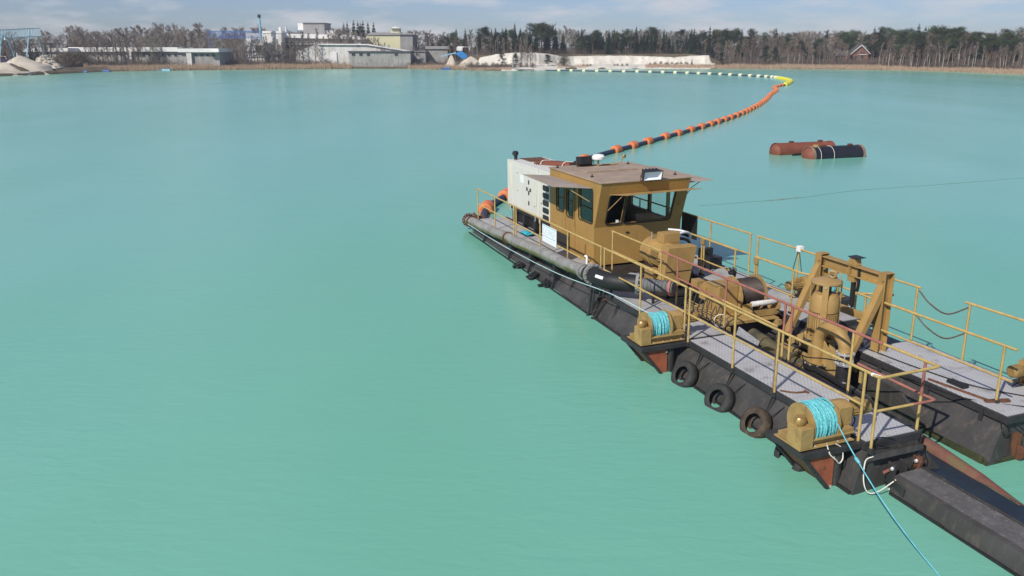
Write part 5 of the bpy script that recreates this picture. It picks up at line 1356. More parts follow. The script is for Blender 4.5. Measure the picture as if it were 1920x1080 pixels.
add_protos("copper_tree", lambda: bush(3.2, 6.5, 1300, .05), 3, M_BARK, M_COPPER)
add_protos("olive_bush", lambda: bush(2.4, 3.4, 900, .035), 2, M_BARK, M_OLIVEB)
CATS = {"bare_tree": "tree", "red_bare_tree": "tree", "birch_tree": "birch", "slim_tree": "tree", "spruce_tree": "spruce", "pine_tree": "pine", "bushy_pine": "pine", "brown_bush": "bush", "copper_tree": "tree", "olive_bush": "bush"}
def plant(kind, u, d, vtop, label, group, hw=1.0):
    x, y = spot(u, d)
    z0 = land_z(x, y) - .05
    T, C, hh = random.choice(PROTO[kind])
    h = max(1.0, row_z(vtop, y) - z0); s = h / hh
    o = bpy.data.objects.new(kind, None); COL.objects.link(o); o.empty_display_size = .5
    o.location = (x, y, z0); o.rotation_euler = (0, 0, random.uniform(0, 6.28)); o.scale = (s * hw, s * hw, s)
    tag(o, label, CATS[kind], group)
    for nm, me in (("trunk", T), ("crown", C)):
        c = bpy.data.objects.new(nm, me); COL.objects.link(c); c.parent = o
    return o
def zone(kinds, u0, u1, n, d0, d1, vt, jit, where, group, hw=1.0):
    "kinds: [(kind, weight, label text)]"
    ws = [k[1] for k in kinds]; cnt = {}
    for i in range(n):
        u = u0 + (u1 - u0) * (i + random.random()) / n
        k = random.choices(kinds, ws)[0]
        v = (interp(vt, u) if isinstance(vt, list) else vt) + random.uniform(-jit, jit)
        if (1590 < u < 1632 and d0 < 23 and k[0] not in ('birch_tree', 'slim_tree', 'brown_bush', 'olive_bush')) or (1816 < u < 1842 and d0 < 16 and k[0] != 'birch_tree' and k[0] != 'brown_bush'): continue
        cnt[k[2]] = cnt.get(k[2], 0) + 1
        plant(k[0], u, random.uniform(d0, d1), v, nth(cnt[k[2]]) + " " + k[2] + " from the left " + where, k[2] + "s " + group, hw)
LB = ("bare_tree", "grey leafless tree"); LR = ("red_bare_tree", "red brown leafless tree"); LBI = ("birch_tree", "white stemmed birch"); LSL = ("slim_tree", "slender leafless tree")
LS = ("spruce_tree", "dark pointed spruce"); LP = ("pine_tree", "bare stemmed pine"); LBP = ("bushy_pine", "dark bushy pine"); LBB = ("brown_bush", "brown leafless bush"); LOB = ("olive_bush", "olive green bush")
def K(t, w): return (t[0], w, t[1])
# left: behind the workshops
zone([K(LB, 5), K(LR, 1.5)], -20, 500, 62, 48, 72, [(-20, 66), (60, 62), (110, 60), (150, 46), (190, 54), (240, 46), (300, 46), (390, 44), (410, 66), (430, 50), (500, 50)], 9, "behind the long white workshop", "behind the workshops", 1.1)
zone([K(LB, 4), K(LR, 2)], 130, 480, 46, 34, 46, [(130, 62), (250, 60), (390, 58), (480, 70)], 8, "close behind the long white workshop", "close behind the workshops")
zone([("copper_tree", 1, "copper leaved tree")], 130, 215, 5, 36, 44, 68, 3, "behind the white workshop", "behind the workshop")
zone([K(LB, 1), K(LS, 1)], 0, 110, 10, 60, 80, 84, 6, "beyond the pale blue gantry crane", "beyond the gantry crane")
# left: in front of the buildings
zone([K(LSL, 4), K(LB, 2), K(LBI, 1)], 165, 470, 70, 6, 13, [(165, 84), (300, 70), (470, 84)], 14, "between the reeds and the white workshop", "in front of the workshop")
zone([K(LSL, 3), K(LB, 2)], 470, 780, 66, 6, 14, [(470, 74), (640, 62), (780, 100)], 16, "in front of the white factory halls", "in front of the factory")
zone([K(LBB, 4), K(LOB, .6)], 98, 165, 9, 6, 12, 97, 7, "beside the rubble heap", "by the rubble heap", 1.25)
zone([K(LBB, 4), K(LOB, .5)], 170, 870, 44, 4, 9, 114, 4, "behind the reeds on the left shore", "behind the left reeds")
# behind the factory
zone([K(LB, 4), K(LR, 1)], 480, 690, 24, 62, 80, [(480, 52), (560, 56), (620, 56), (650, 46), (690, 60)], 4, "behind the white factory halls", "behind the factory")
zone([K(LS, 1)], 645, 705, 8, 62, 72, [(645, 44), (665, 39), (705, 41)], 3, "between the factory hall and the cream silo building", "by the cream building")
zone([K(LB, 2), K(LR, 2)], 760, 850, 14, 40, 60, [(760, 58), (790, 54), (850, 64)], 5, "to the right of the cream building", "by the cream building")
zone([K(LS, 1)], 800, 830, 4, 44, 54, 66, 4, "to the right of the cream building", "by the cream building")
# middle forest above the sand cliff
VT = [(830, 58), (870, 62), (905, 54), (940, 52), (1000, 50), (1020, 44), (1060, 54), (1100, 58), (1180, 56), (1240, 58), (1300, 56), (1340, 56)]
zone([K(LS, 5), K(LP, 1), K(LBP, 2), K(LB, 1.2), K(LR, 1.8)], 830, 1345, 96, 24, 42, VT, 9, "in the wood above the sand cliff", "above the sand cliff")
zone([K(LB, 5), K(LR, 2)], 1050, 1350, 22, 40, 56, [(1050, 52), (1120, 53), (1200, 52), (1340, 54)], 3, "behind the wood above the sand cliff", "at the back above the cliff", 1.15)
zone([K(LBI, 2), K(LR, 3), K(LSL, 2)], 840, 1000, 26, 18, 24, [(840, 74), (1000, 74)], 8, "at the wood edge left of the cliff", "at the wood edge by the cliff")
zone([K(LS, 5), K(LP, 1), K(LR, 1.2)], 1085, 1345, 44, 19, 26, [(1085, 72), (1130, 60), (1240, 68), (1345, 76)], 8, "along the rim of the sand cliff", "along the cliff rim")
for u, v, q in ((1015, 41, "left"), (1028, 43, "right")): plant("pine_tree", u, 26, v, q + " one of the two tallest dark pines above the sand cliff", "tall pines above the cliff", 1.3)
# plants on the sand shore
plant("bushy_pine", 942, 5.5, 98, "small dark pine tree alone on the left of the sand shore", "pines on the sand shore")
plant("bushy_pine", 966, 5.5, 98, "small dark pine tree left of the reddish birches on the sand shore", "pines on the sand shore")
plant("bushy_pine", 1028, 7, 101, "round dark pine tree in front of the bright sand cliff", "pines on the sand shore", 1.25)
plant("olive_bush", 1056, 5, 100, "olive green spreading tree in front of the sand cliff", None, 1.2)
zone([K(LR, 3), K(LBI, 1)], 975, 1000, 7, 4, 9, 82, 7, "in the clump on the sand shore", "on the sand shore", .8)
zone([K(LBB, 1)], 875, 1000, 12, 3, 6, 117, 4, "on the shore below the sand cliff", "below the cliff")
zone([K(LBB, 1)], 1090, 1110, 3, 2, 4, 122, 2, "low on the bright sand shore", "on the bright sand")
zone([K(LBB, 1), K(LOB, 1)], 1150, 1180, 4, 3, 6, 121, 2, "at the foot of the sand cliff", "at the cliff foot")
zone([K(LBB, 2), K(LOB, 1)], 1215, 1295, 12, 6, 10, 116, 3, "at the foot of the long sand cliff", "at the long cliff foot")
plant("spruce_tree", 1297, 7, 110, "single small dark spruce at the foot of the long sand cliff", None)
# right-hand wood
VR = [(1340, 58), (1370, 56), (1420, 58), (1480, 60), (1530, 62), (1580, 60), (1610, 54), (1680, 52), (1760, 50), (1800, 58), (1840, 62), (1880, 56), (1930, 54)]
zone([K(LP, 4), K(LS, 1.2), K(LB, .8)], 1560, 1935, 62, 24, 42, VR, 8, "at the back of the right shore wood", "at the back of the right wood", 1.15)
zone([K(LP, 2), K(LB, 3), K(LR, 2), K(LS, .8)], 1340, 1600, 62, 24, 42, VR, 8, "at the back right of the sand cliff", "at the back right of the cliff", 1.1)
zone([K(LP, 4), K(LR, 2), K(LB, 1), K(LS, 1)], 1600, 1935, 50, 12, 24, [(1600, 72), (1700, 70), (1935, 66)], 12, "amid the wood on the right shore", "in the right wood")
zone([K(LR, 4), K(LB, 2), K(LP, .8), K(LSL, 1)], 1340, 1590, 54, 10, 22, [(1340, 84), (1400, 74), (1590, 74)], 8, "at the front right of the sand cliff", "at the front right of the cliff")
zone([K(LBI, 3), K(LSL, 3)], 1350, 1585, 22, 6, 10, 88, 9, "behind the reeds right of the sand cliff", "behind the reeds right of the cliff")
zone([K(LBI, 1)], 1640, 1925, 34, 4, 10, [(1640, 86), (1700, 80), (1800, 82), (1925, 92)], 13, "leaning behind the reeds on the right shore", "leaning on the right shore", 1.1)
zone([K(LR, 1)], 1640, 1925, 18, 8, 14, 88, 6, "among the white birches on the right shore", "among the birches")
plant("bushy_pine", 1350, 5, 96, "bushy green pine at the right end of the sand cliff", None)
plant("bushy_pine", 1450, 7, 86, "big dark bushy pine behind the reeds right of the sand cliff", None, .9)
plant("bushy_pine", 1432, 9, 84, "dark bushy pine standing beside the big one behind the reeds", None, .8)
zone([K(LBB, 3), K(LOB, 1)], 1340, 1930, 30, 3.5, 7, [(1340, 122), (1640, 120), (1930, 126)], 3, "behind the reeds on the right shore", "behind the right reeds")
# reeds and undergrowth: uncountable
rd = MB()
def reeds(u0, u1, n, d0, d1, h0, h1):
    for i in range(int(n * 2.0)):
        u = random.uniform(u0, u1); d = random.uniform(d0, d1); x, y = spot(u, d)
        z = max(-.1, land_z(x, y)); h = random.uniform(h0, h1) * (.8 + .4 * mnoise.noise(Vector((x * .15, 1, 1))))
        sliver(rd, (x, y, z - .1), (x + random.gauss(0, .12), y + random.gauss(0, .1), z + h), random.uniform(.025, .055))
reeds(158, 660, 8500, -.6, 3.0, .9, 1.7); reeds(765, 870, 1500, -.6, 2.5, .7, 1.4); reeds(870, 960, 900, 0, 2, .3, .8); reeds(1045, 1100, 500, .5, 4, .3, .9)
reeds(1210, 1345, 2000, 0, 4, .6, 1.2); reeds(1345, 1650, 5000, -.5, 2.8, .7, 1.4); reeds(1650, 1935, 4000, -.5, 2.5, .5, 1.2)
tag(rd.build("reeds", M_REED, None, frame='world', recalc=False), "dry straw coloured reeds fringing the far shore", "reeds", kind='stuff')
ug = MB()
def under(u0, u1, n, d0, d1, h0, h1):
    for i in range(n):
        u = random.uniform(u0, u1); d = random.uniform(d0, d1); x, y = spot(u, d)
        z = land_z(x, y); h = random.uniform(h0, h1) * (1 + .5 * mnoise.noise(Vector((x * .2, y * .2, 1))))
        for k in range(7):
            p = Vector((x + random.gauss(0, .5), y + random.gauss(0, .3), z + h * random.random() * .6)); sliver(ug, p, p + rdir(10, 85) * h * .42, .028)
under(165, 780, 3600, 5, 11, 1.0, 2.6); under(760, 880, 700, 4, 9, .8, 1.8); under(880, 965, 500, 3, 7, .6, 1.4)
under(835, 1345, 2600, 18.5, 40, .8, 2.5); under(1345, 1640, 3200, 5, 40, .8, 2.8); under(1640, 1930, 3600, 5, 40, .8, 2.8); under(660, 770, 900, 2.5, 6, .8, 2.0)
tag(ug.build("undergrowth", M_UNDER, None, frame='world', recalc=False), "dark brown brushwood under the trees of the far shore", "undergrowth", kind='stuff')
bw = MB()
for i in range(42000):
    u = random.uniform(-60, 1980); y = random.uniform(318, 360); x = col_x(u, y)
    vt = 5 + interp([(-60, 68), (110, 64), (150, 58), (240, 54), (390, 52), (410, 66), (480, 56), (620, 60), (680, 66), (820, 66), (900, 60), (1030, 56), (1340, 62), (1560, 66), (1700, 58), (1980, 58)], u) + 5 * mnoise.noise(Vector((x * .06, 0, 0))) + 3 * mnoise.noise(Vector((x * .25, 4, 0)))
    zt = row_z(vt, y); z = random.uniform(0, 1) ** .7 * zt
    p = Vector((x, y, z)); sliver(bw, p, p + rdir(10, 85) * random.uniform(.3, .9), .07)
tag(bw.build("far_wood", M_UNDER, None, frame='world', recalc=False), "far leafless wood closing the view behind the trees", "wood", kind='stuff')

# ------------------------------------------------------------------ sand cliff, sand banks, rubble
M_SAND = paint("pale_quarry_sand", (0.64, 0.60, 0.52), 0.95, vary=.16, vscale=.35, spots=(0.34, 0.29, 0.22), spot_at=(.6, .78), sscale=.5, streak=(0.38, 0.34, 0.27), streak_map=(.5, .5, 2.4), streak_at=(.56, .8), bump=.5, bscale=2)
M_SAND2 = paint("buff_sand_heap", (0.52, 0.46, 0.37), 0.95, vary=.2, vscale=.4, spots=(0.25, 0.2, 0.14), spot_at=(.58, .75), sscale=.7, bump=.5, bscale=2)
def cliff(u0, u1, d_front, topv, name="sand_cliff", mt=None, hgt=None, n=70):
    m = MB(); rows = 9
    for i in range(n + 1):
        u = u0 + (u1 - u0) * i / n; x, yb = spot(u, d_front)
        zt = row_z(topv(u), yb + 4.5); ed = min(1, i / 4, (n - i) / 4)
        for k in range(rows):
            f = k / (rows - 1); prof = [0, .06, .2, .4, .6, .8, .96, 1.0, 1.0][k]; dy = [0, 1.6, 2.6, 3.1, 3.5, 3.9, 4.4, 6, 9][k]
            nz = mnoise.noise(Vector((x * .35, k * .25, 2))) * .9 + mnoise.noise(Vector((x * 1.3, k * .2, 7))) * .5
            zb = land_z(x, yb) - .15
            m.v.append(Vector((x, yb + dy + nz * .8 * (1 if 0 < k < 7 else .3), zb + (zt * (1 if ed == 1 else ed) - zb) * prof + .12 * nz * (k > 5))))
    for i in range(n):
        for k in range(rows - 1): m.f.append((i * rows + k, (i + 1) * rows + k, (i + 1) * rows + k + 1, i * rows + k + 1))
    o = m.build(name, mt or M_SAND, None, smooth=50, frame='world'); return tag(o, None, None, kind='structure')
cliff(888, 1345, 9.0, lambda u: interp([(888, 110), (910, 106), (930, 102), (960, 99), (1005, 99), (1030, 101), (1045, 104), (1062, 107), (1080, 105.5), (1150, 104.5), (1210, 105), (1270, 108), (1300, 105), (1345, 103.5)], u) + .7 * mnoise.noise(Vector((u * .12, 0, 0))), n=180)
def sheet(u0, u1, d0, d1, z, mt, name, n=30, rows=6):
    m = MB()
    for i in range(n + 1):
        u = u0 + (u1 - u0) * i / n
        for k in range(rows + 1):
            x, yy = spot(u, d0 + (d1 - d0) * k / rows + .6 * mnoise.noise(Vector((u * .05, k, 4))))
            m.v.append(Vector((x, yy, land_z(x, yy) + z + .05 * mnoise.noise(Vector((x, yy, 0))))))
    for i in range(n):
        for k in range(rows): q = rows + 1; m.f.append((i * q + k, (i + 1) * q + k, (i + 1) * q + k + 1, i * q + k + 1))
    return tag(m.build(name, mt, None, smooth=60, frame='world'), None, None, kind='structure')
sheet(940, 1340, -1.0, 13.0, .10, M_SAND, "sand_beach", 60)
sheet(-120, 120, -.5, 30, .12, M_SAND2, "sand_yard", 40, 10)
def heap(u, d, w, h, dp, mt, label, cat="heap"):
    x, y = spot(u, d)
    m = MB(); n = 26; z0 = land_z(x, y) - .2
    for r in range(9):
        f = r / 8
        for k in range(n):
            a = 2 * pi * k / n; q = 1 + .35 * mnoise.noise(Vector((cos(a) * 1.5, sin(a) * 1.5, f * 2 + u)))
            px_, py_ = x + cos(a) * w * f * q, y + sin(a) * dp * f * q
            m.v.append(Vector((px_, py_, max(-.3, land_z(px_, py_)) - .12 * f + h * (.5 + .5 * cos(pi * min(1, f))) * (1 + .45 * mnoise.noise(Vector((cos(a) * 1.6 * f, sin(a) * 1.6 * f, u)))) + .22 * mnoise.noise(Vector((cos(a) * 5 * f, sin(a) * 5 * f, u))))))
    for r in range(8):
        for k in range(n): m.f.append((r * n + k, r * n + (k + 1) % n, (r + 1) * n + (k + 1) % n, (r + 1) * n + k))
    return single(m, "sand_heap", mt, label, cat, (x, y, z0), smooth=60, frame='world'), (x, y, z0)
heap(52, 20, 8.5, 2.9, 6, M_SAND2, "pale broad sand heap in front of the pale blue gantry crane")
heap(26, 12, 5, 1.2, 3, M_LAND, "low brown soil bank in front of the sand heap on the left", "soil bank")
heap(5, 16, 7, 1.5, 4, M_SAND2, "low sand heap with dark turf at the left edge of the shore")
heap(848, 6, 2.6, 3.0, 2.5, M_SAND2, "grey sand heap under the small blue loading machine")
heap(880, 9, 5, 2.6, 3, M_SAND2, "low sand mound right of the blue loading machine")
hx = heap(88, 17, 5.2, 3.3, 4, M_SAND2, "core of the rubble heap on the left shore", "heap")[1]
M_STONE = paint("broken_concrete", (0.46, 0.43, 0.37), 0.9, vary=.3, vscale=.8, spots=(0.2, 0.16, 0.12), spot_at=(.6, .7))
stone_me = []
for k in range(5):
    m = MB(); m.box(-.5, .5, -.4, .4, -.25, .25)
    m.v = [p * random.uniform(.75, 1.25) for p in m.v]; stone_me.append(mesh_of(m, "stone", M_STONE))
for k in range(80):
    a = random.uniform(pi * .9, pi * 2.1); f = random.uniform(.1, .85); 
    o = bpy.data.objects.new("rubble_block", random.choice(stone_me)); COL.objects.link(o)
    o.location = (hx[0] + cos(a) * 5.2 * f, hx[1] + sin(a) * 4 * f, hx[2] + 3.3 * (.5 + .5 * cos(pi * f)) + .1)
    o.rotation_euler = (random.uniform(0, 6), random.uniform(0, 6), random.uniform(0, 6)); s_ = random.uniform(.2, .62); o.scale = (s_, s_, s_)
    tag(o, "pale broken concrete block on the rubble heap by the left shore", "rubble block", "concrete blocks on the rubble heap")

# ------------------------------------------------------------------ buildings
M_WWALL = paint("white_render", (0.64, 0.625, 0.59), 0.8, vary=.14, vscale=.3, spots=(0.34, 0.32, 0.29), spot_at=(.52, .75), sscale=.5, streak=(0.36, 0.345, 0.31), streak_map=(1.2, 1.2, .12), streak_at=(.5, .75))
M_FASC = paint("white_fascia", (0.74, 0.73, 0.70), 0.6, vary=.1, vscale=.4, streak=(0.46, 0.44, 0.41), streak_map=(1.5, 1.5, .2), streak_at=(.55, .8))
M_GWALL = paint("grey_hall_wall", (0.33, 0.32, 0.30), 0.8, vary=.25, vscale=.4, streak=(0.13, 0.12, 0.11), streak_map=(1.5, 1.5, .15), streak_at=(.5, .75))
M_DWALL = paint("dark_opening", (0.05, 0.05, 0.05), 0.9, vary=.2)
M_CREAMW = paint("cream_cladding", (0.62, 0.58, 0.37), 0.7, vary=.08, vscale=.3, spots=(0.45, 0.42, 0.25), spot_at=(.62, .85), sscale=.3)
M_GREYCLSH = paint("grey_cladding_and_shade", (0.29, 0.28, 0.275), 0.7, vary=.15, vscale=.4, streak=(0.2, 0.19, 0.18), streak_map=(2.5, 2.5, .1), streak_at=(.5, .7))  # grey sheet cladding; also carries the shade of the cream building's end
M_ROOFG = paint("grey_felt_roof", (0.28, 0.27, 0.265), 0.85, vary=.15, vscale=.4)
M_ROOFD = paint("dark_roof", (0.09, 0.085, 0.085), 0.8, vary=.2)
M_BRICK = paint("red_brick", (0.24, 0.11, 0.08), 0.85, vary=.25, vscale=1.5)
M_BRICKO = paint("orange_brick", (0.40, 0.16, 0.09), 0.85, vary=.2, vscale=1.5)
M_WIN = paint("far_window_glass", (0.03, 0.035, 0.04), 0.15, vary=.3)
M_CRBL = paint("pale_blue_steel", (0.26, 0.48, 0.60), 0.5, vary=.12, vscale=.5)
M_CRBD = paint("deep_blue_steel", (0.045, 0.13, 0.36), 0.5, vary=.2, vscale=.5)
M_BLUEM = paint("bright_blue_machine", (0.03, 0.22, 0.55), 0.45, vary=.2)
class B:
    "a far building laid out by its columns and rows as seen, at its own depth"
    def __init__(s, name, label, cat, u0, u1, y, **k):
        s.y = y; s.root = thing(name, label, cat, (col_x((u0 + u1) / 2, y, 1), y, .8), frame='world', **k)
    def X(s, u, y=None): return col_x(u, y or s.y, 2)
    def Z(s, v, y=None): return row_z(v, y or s.y)
    def box(s, u0, u1, v0, v1, dep, name, mt, dy=0, parent=None, base=None):
        y = s.y + dy; m = MB().box(s.X(u0, y), s.X(u1, y), y, y + dep, base if base is not None else s.Z(v1, y), s.Z(v0, y))
        return m.build(name, mt, parent or s.root)
    def win(s, u0, u1, v0, v1, wall, dy=0, frame=M_GREYCLSH, mt=None):
        y = s.y + dy; m = MB(); a, b, c, d = s.X(u0, y), s.X(u1, y), s.Z(v1, y), s.Z(v0, y); t = .06
        m.box(a, b, y - .08, y - .002, c, c + t); m.box(a, b, y - .08, y - .002, d - t, d); m.box(a, a + t, y - .08, y - .002, c + t + .001, d - t - .001); m.box(b - t, b, y - .08, y - .002, c + t + .001, d - t - .001)
        f = m.build("window", frame, wall); MB().box(a + t + .001, b - t - .001, y - .04, y - .003, c + t + .001, d - t - .001).build("pane", mt or M_WIN, f) if wall is s.root else None
        if wall is not s.root: pass
        return f
G0 = .9
b = B("workshop", "low white flat roofed workshop with dark open bay behind the left sand heap", "workshop", 28, 132, 238)
b.box(42, 128, 97.5, 114, 12, "wall", M_WWALL, base=G0); b.box(40, 131, 90, 97.4, 13, "fascia", M_FASC, -.6)
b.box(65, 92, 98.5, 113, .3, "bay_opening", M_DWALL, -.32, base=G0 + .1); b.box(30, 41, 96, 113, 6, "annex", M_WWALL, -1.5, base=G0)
for u in (69, 77, 84): b.win(u, u + 5, 106, 111, b.root, -.34)
b.box(57, 64, 102, 113.5, .2, "door", M_FASC, -.22, base=G0)
m = MB(); y = 243; m.prism([(b.X(42, y), y, b.Z(90, y)), (b.X(88, y), y, b.Z(90, y)), (b.X(72, y), y + 6, b.Z(84, y)), (b.X(54, y), y + 6, b.Z(84, y))], (0, 2, .02)); m.build("roof", M_ROOFG, b.root)
b = B("shed", "dark roofed shed behind the workshop and the pale blue crane", "shed", 52, 80, 262); b.box(52, 80, 83, 100, 8, "wall", M_GWALL, base=G0); b.box(50, 83, 80.5, 82.9, 9, "roof", M_ROOFD, -.5)
b = B("long_workshop", "long low white workshop with a deep white fascia behind bare trees", "workshop", 130, 415, 244)
b.box(133, 335, 97, 116, 12, "wall", M_GWALL, .2, base=G0); b.box(132, 335, 88.5, 96.9, 13, "fascia", M_FASC, -.7); b.box(335.2, 412, 98, 116, 12, "wall", M_GWALL, .2, base=G0)
b.box(335.3, 412, 91, 97.9, 13, "fascia", M_FASC, -.9); b.box(243, 248, 94, 115, .8, "pier", M_FASC, -.6, base=G0); b.box(351, 360, 97.95, 113, .8, "pier", M_WWALL, -.65, base=G0)
m = MB(); y = 243; m.prism([(b.X(391, y), y - .9, b.Z(92, y)), (b.X(391, y), y - .9, b.Z(97.8, y)), (b.X(414, y), y - .9, b.Z(97.8, y))], (0, 10, 0)); m.build("gable_end", M_FASC, b.root)
for u in list(range(150, 240, 13)) + list(range(256, 332, 12)) + list(range(366, 410, 11)): b.win(u, u + 6, 101, 106, b.root, .18)
b = B("factory", "white factory block with parapet tower behind bare trees", "factory", 463, 532, 268)
b.box(465, 496, 62, 116, 16, "wall", M_WWALL, base=G0); b.box(496.1, 531, 62.6, 116, 16, "wall", M_WWALL, .05, base=G0); b.box(496, 532, 58, 62.4, 8, "parapet", M_FASC, -.1)
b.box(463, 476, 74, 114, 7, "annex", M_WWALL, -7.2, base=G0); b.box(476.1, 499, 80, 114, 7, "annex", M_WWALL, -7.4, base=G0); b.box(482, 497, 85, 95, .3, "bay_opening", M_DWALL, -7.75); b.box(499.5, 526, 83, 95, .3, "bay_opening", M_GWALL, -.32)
b.box(498, 530, 96, 114, 6, "low_wing", M_GWALL, -6.2, base=G0); b.box(527, 531, 51, 58, 1, "chimney_stub", M_FASC, 4); b.box(539, 541, 50, 60, 1, "chimney_stub", M_FASC, 4)
b = B("factory_hall", "long factory hall with white roof band over a dark grey wall", "factory", 532, 683, 272)
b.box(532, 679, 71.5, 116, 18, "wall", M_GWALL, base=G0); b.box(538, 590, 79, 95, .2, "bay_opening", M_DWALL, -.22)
m = MB(); y = 271; m.prism([(b.X(531, y), y, b.Z(63, y)), (b.X(647, y), y, b.Z(65, y)), (b.X(683, y), y, b.Z(73.5, y)), (b.X(680, y), y, b.Z(74, y)), (b.X(531, y), y, b.Z(70.5, y))], (0, 19, 0)); m.build("roof", M_FASC, b.root)
b.box(531, 676, 82, 83, .5, "cornice", M_FASC, -.52)
b = B("factory_tower", "pale grey box tower with white end rising over the factory hall", "tower", 563, 612, 282)
b.box(573, 612, 44, 75, 10, "wall", M_GREYCLSH, base=4); b.box(562.8, 572.9, 43.5, 56, 9, "end_wall", M_FASC, .3); b.box(572.5, 613, 42.6, 43.9, 11, "roof", M_ROOFD, -.3); b.box(612.2, 632, 57, 66, 8, "annex", M_FASC, 1)
b = B("gable_hall", "wide white hall with low pitched roof behind bare trees by the shore", "hall", 560, 775, 262)
m = MB(); y = 261.5; m.prism([(b.X(560, y), y, G0), (b.X(560, y), y, b.Z(95, y)), (b.X(600, y), y, b.Z(82.5, y)), (b.X(690, y), y, b.Z(83, y)), (b.X(770, y), y, b.Z(97, y)), (b.X(770, y), y, G0)], (0, 15, 0)); wl_ = m.build("wall", M_WWALL, b.root)
m = MB(); m.prism([(b.X(596, y), y, b.Z(82, y)), (b.X(692, y), y, b.Z(82.5, y)), (b.X(774, y), y, b.Z(97, y)), (b.X(774, y), y, b.Z(97.8, y)), (b.X(690, y), y, b.Z(84.5, y)), (b.X(600, y), y, b.Z(84, y))], (0, -.6, 0)); m.build("roof_edge", M_FASC, b.root)
b.box(620, 632, 98, 113, .3, "door", M_FASC, -.82, base=G0); b.win(560, 570, 100, 108, b.root, -.4)
b = B("boathouse", "low dark grey shed with a flat black roof edge close to the shore", "shed", 654, 772, 258)
b.box(655, 770, 98, 118, 5, "wall", M_GWALL, base=.6); b.box(653, 772, 95.5, 97.9, 6, "roof", M_ROOFD, -.4)
for u in (660, 674, 688, 740): b.win(u, u + 7, 99.5, 105, b.root, -.02)
b = B("cream_building", "tall cream clad silo building with rooftop cupola", "silo building", 688, 777, 284)
b.box(688, 752, 65, 116, 14, "wall", M_CREAMW, base=G0); b.box(752.1, 775, 65, 116, 14, "end_wall", M_GREYCLSH, .1, base=G0)  # grey of the end wall is its shade, put into the colour
m = MB(); y = 283.5; m.prism([(b.X(686, y), y, b.Z(65, y)), (b.X(753, y), y, b.Z(65, y)), (b.X(753, y), y + 7, b.Z(60.8, y)), (b.X(695, y), y + 7, b.Z(60.8, y))], (0, .1, .15)); m.build("roof", M_ROOFG, b.root)
m = MB(); m.prism([(b.X(751, y), y, b.Z(64.9, y)), (b.X(777, y), y, b.Z(64.9, y)), (b.X(764, y), y, b.Z(61, y))], (0, 14, 0)); m.build("gable", M_GREYCLSH, b.root)  # gable painted in the same shade grey as the end wall
b.box(735, 751, 53, 62, 4, "cupola", M_CREAMW, 5); m = MB(); y = 288; m.prism([(b.X(734, y), y, b.Z(53, y)), (b.X(752, y), y, b.Z(53, y)), (b.X(743, y), y, b.Z(49.5, y))], (0, 5, 0)); m.build("cupola_roof", M_FASC, b.root)
b = B("grey_shed", "low grey shed roof behind the small blue loading machine", "shed", 798, 842, 272); b.box(802, 840, 92, 116, 8, "wall", M_GWALL, base=G0); b.box(798, 843, 86.5, 91.9, 9, "roof", M_GREYCLSH, -.5)
b = B("small_shed", "low pale shed among trees right of the cream building", "shed", 770, 800, 266); b.box(772, 798, 97, 116, 6, "wall", M_GREYCLSH, base=G0); b.box(770, 800, 95.6, 96.9, 7, "roof", M_ROOFG, -.4); b.win(780, 785, 100, 104, b.root, -.02)
# brick house on the right
b = B("brick_house", "red brick house with white trimmed gable among trees on the right shore", "house", 1568, 1632, 268)
y = 268; X, Z = b.X, b.Z
MB().prism([(X(1592), y, .9), (X(1627), y, .9), (X(1627), y, Z(100)), (X(1611.5), y, Z(85)), (X(1592), y, Z(102))], (0, 9, 0)).build("gable_wall", M_BRICK, b.root)
m = MB()
for (u0, v0, u1, v1) in ((1591, 103, 1611.6, 84.3), (1611.4, 84.3, 1629, 101)):
    m.prism([(X(u0), y - .4, Z(v0)), (X(u1), y - .4, Z(v1)), (X(u1), y - .4, Z(v1) + .28), (X(u0), y - .4, Z(v0) + .28)], (0, 9.6, 0))
m.build("roof", M_ROOFD, b.root)
m = MB()
for (u0, v0, u1, v1) in ((1591, 103, 1611.6, 84.3), (1611.4, 84.3, 1629, 101)): m.beam((X(u0), y - .45, Z(v0)), (X(u1), y - .45, Z(v1)), .1, .22)
m.build("barge_board", M_FASC, b.root)
for u, v in ((1601, 96), (1611, 96.2), (1616, 96.2)): b.win(u, u + 3.6, v, v + 4, b.root, -.02)
for u in (1593, 1601, 1613): b.win(u, u + 6, 105, 111, b.root, -.02)
b.box(1609, 1625, 102, 103, .3, "canopy", M_FASC, -.32)
MB().prism([(X(1568), y + 1, Z(105)), (X(1594), y + 1, Z(105)), (X(1598), y + 4, Z(92.5)), (X(1570), y + 4, Z(92.5))], (0, .1, .1)).build("wing_roof", M_ROOFG, b.root); b.box(1569, 1592, 105.2, 112, 5, "wing_wall", M_BRICK, 1.2, base=.9)
b = B("orange_house", "small orange brick house glimpsed between the leaning birches", "house", 1820, 1836, 238); y = 238
MB().prism([(b.X(1827), y, .9), (b.X(1837), y, .9), (b.X(1837), y, b.Z(107)), (b.X(1829), y, b.Z(101)), (b.X(1827), y, b.Z(104))], (0, 6, 0)).build("gable_wall", M_BRICKO, b.root); b.box(1821, 1827, 110, 117, 5, "wall", M_CREAMW, .3, base=.9)
MB().beam((b.X(1826.5), y - .3, b.Z(100.6)), (b.X(1838), y - .3, b.Z(108)), .3, .2).build("roof", M_FASC, b.root)
b = B("red_roof_house", "small pale house with red roof behind the right hand birches", "house", 1856, 1866, 246); b.box(1855, 1864, 105, 111, 5, "wall", M_WWALL, base=.9); y = 246
MB().prism([(b.X(1854), y - .3, b.Z(105)), (b.X(1866), y - .3, b.Z(105)), (b.X(1862), y - .3, b.Z(98.5)), (b.X(1858), y - .3, b.Z(98.5))], (0, 5.5, 0)).build("roof", M_BRICK, b.root)
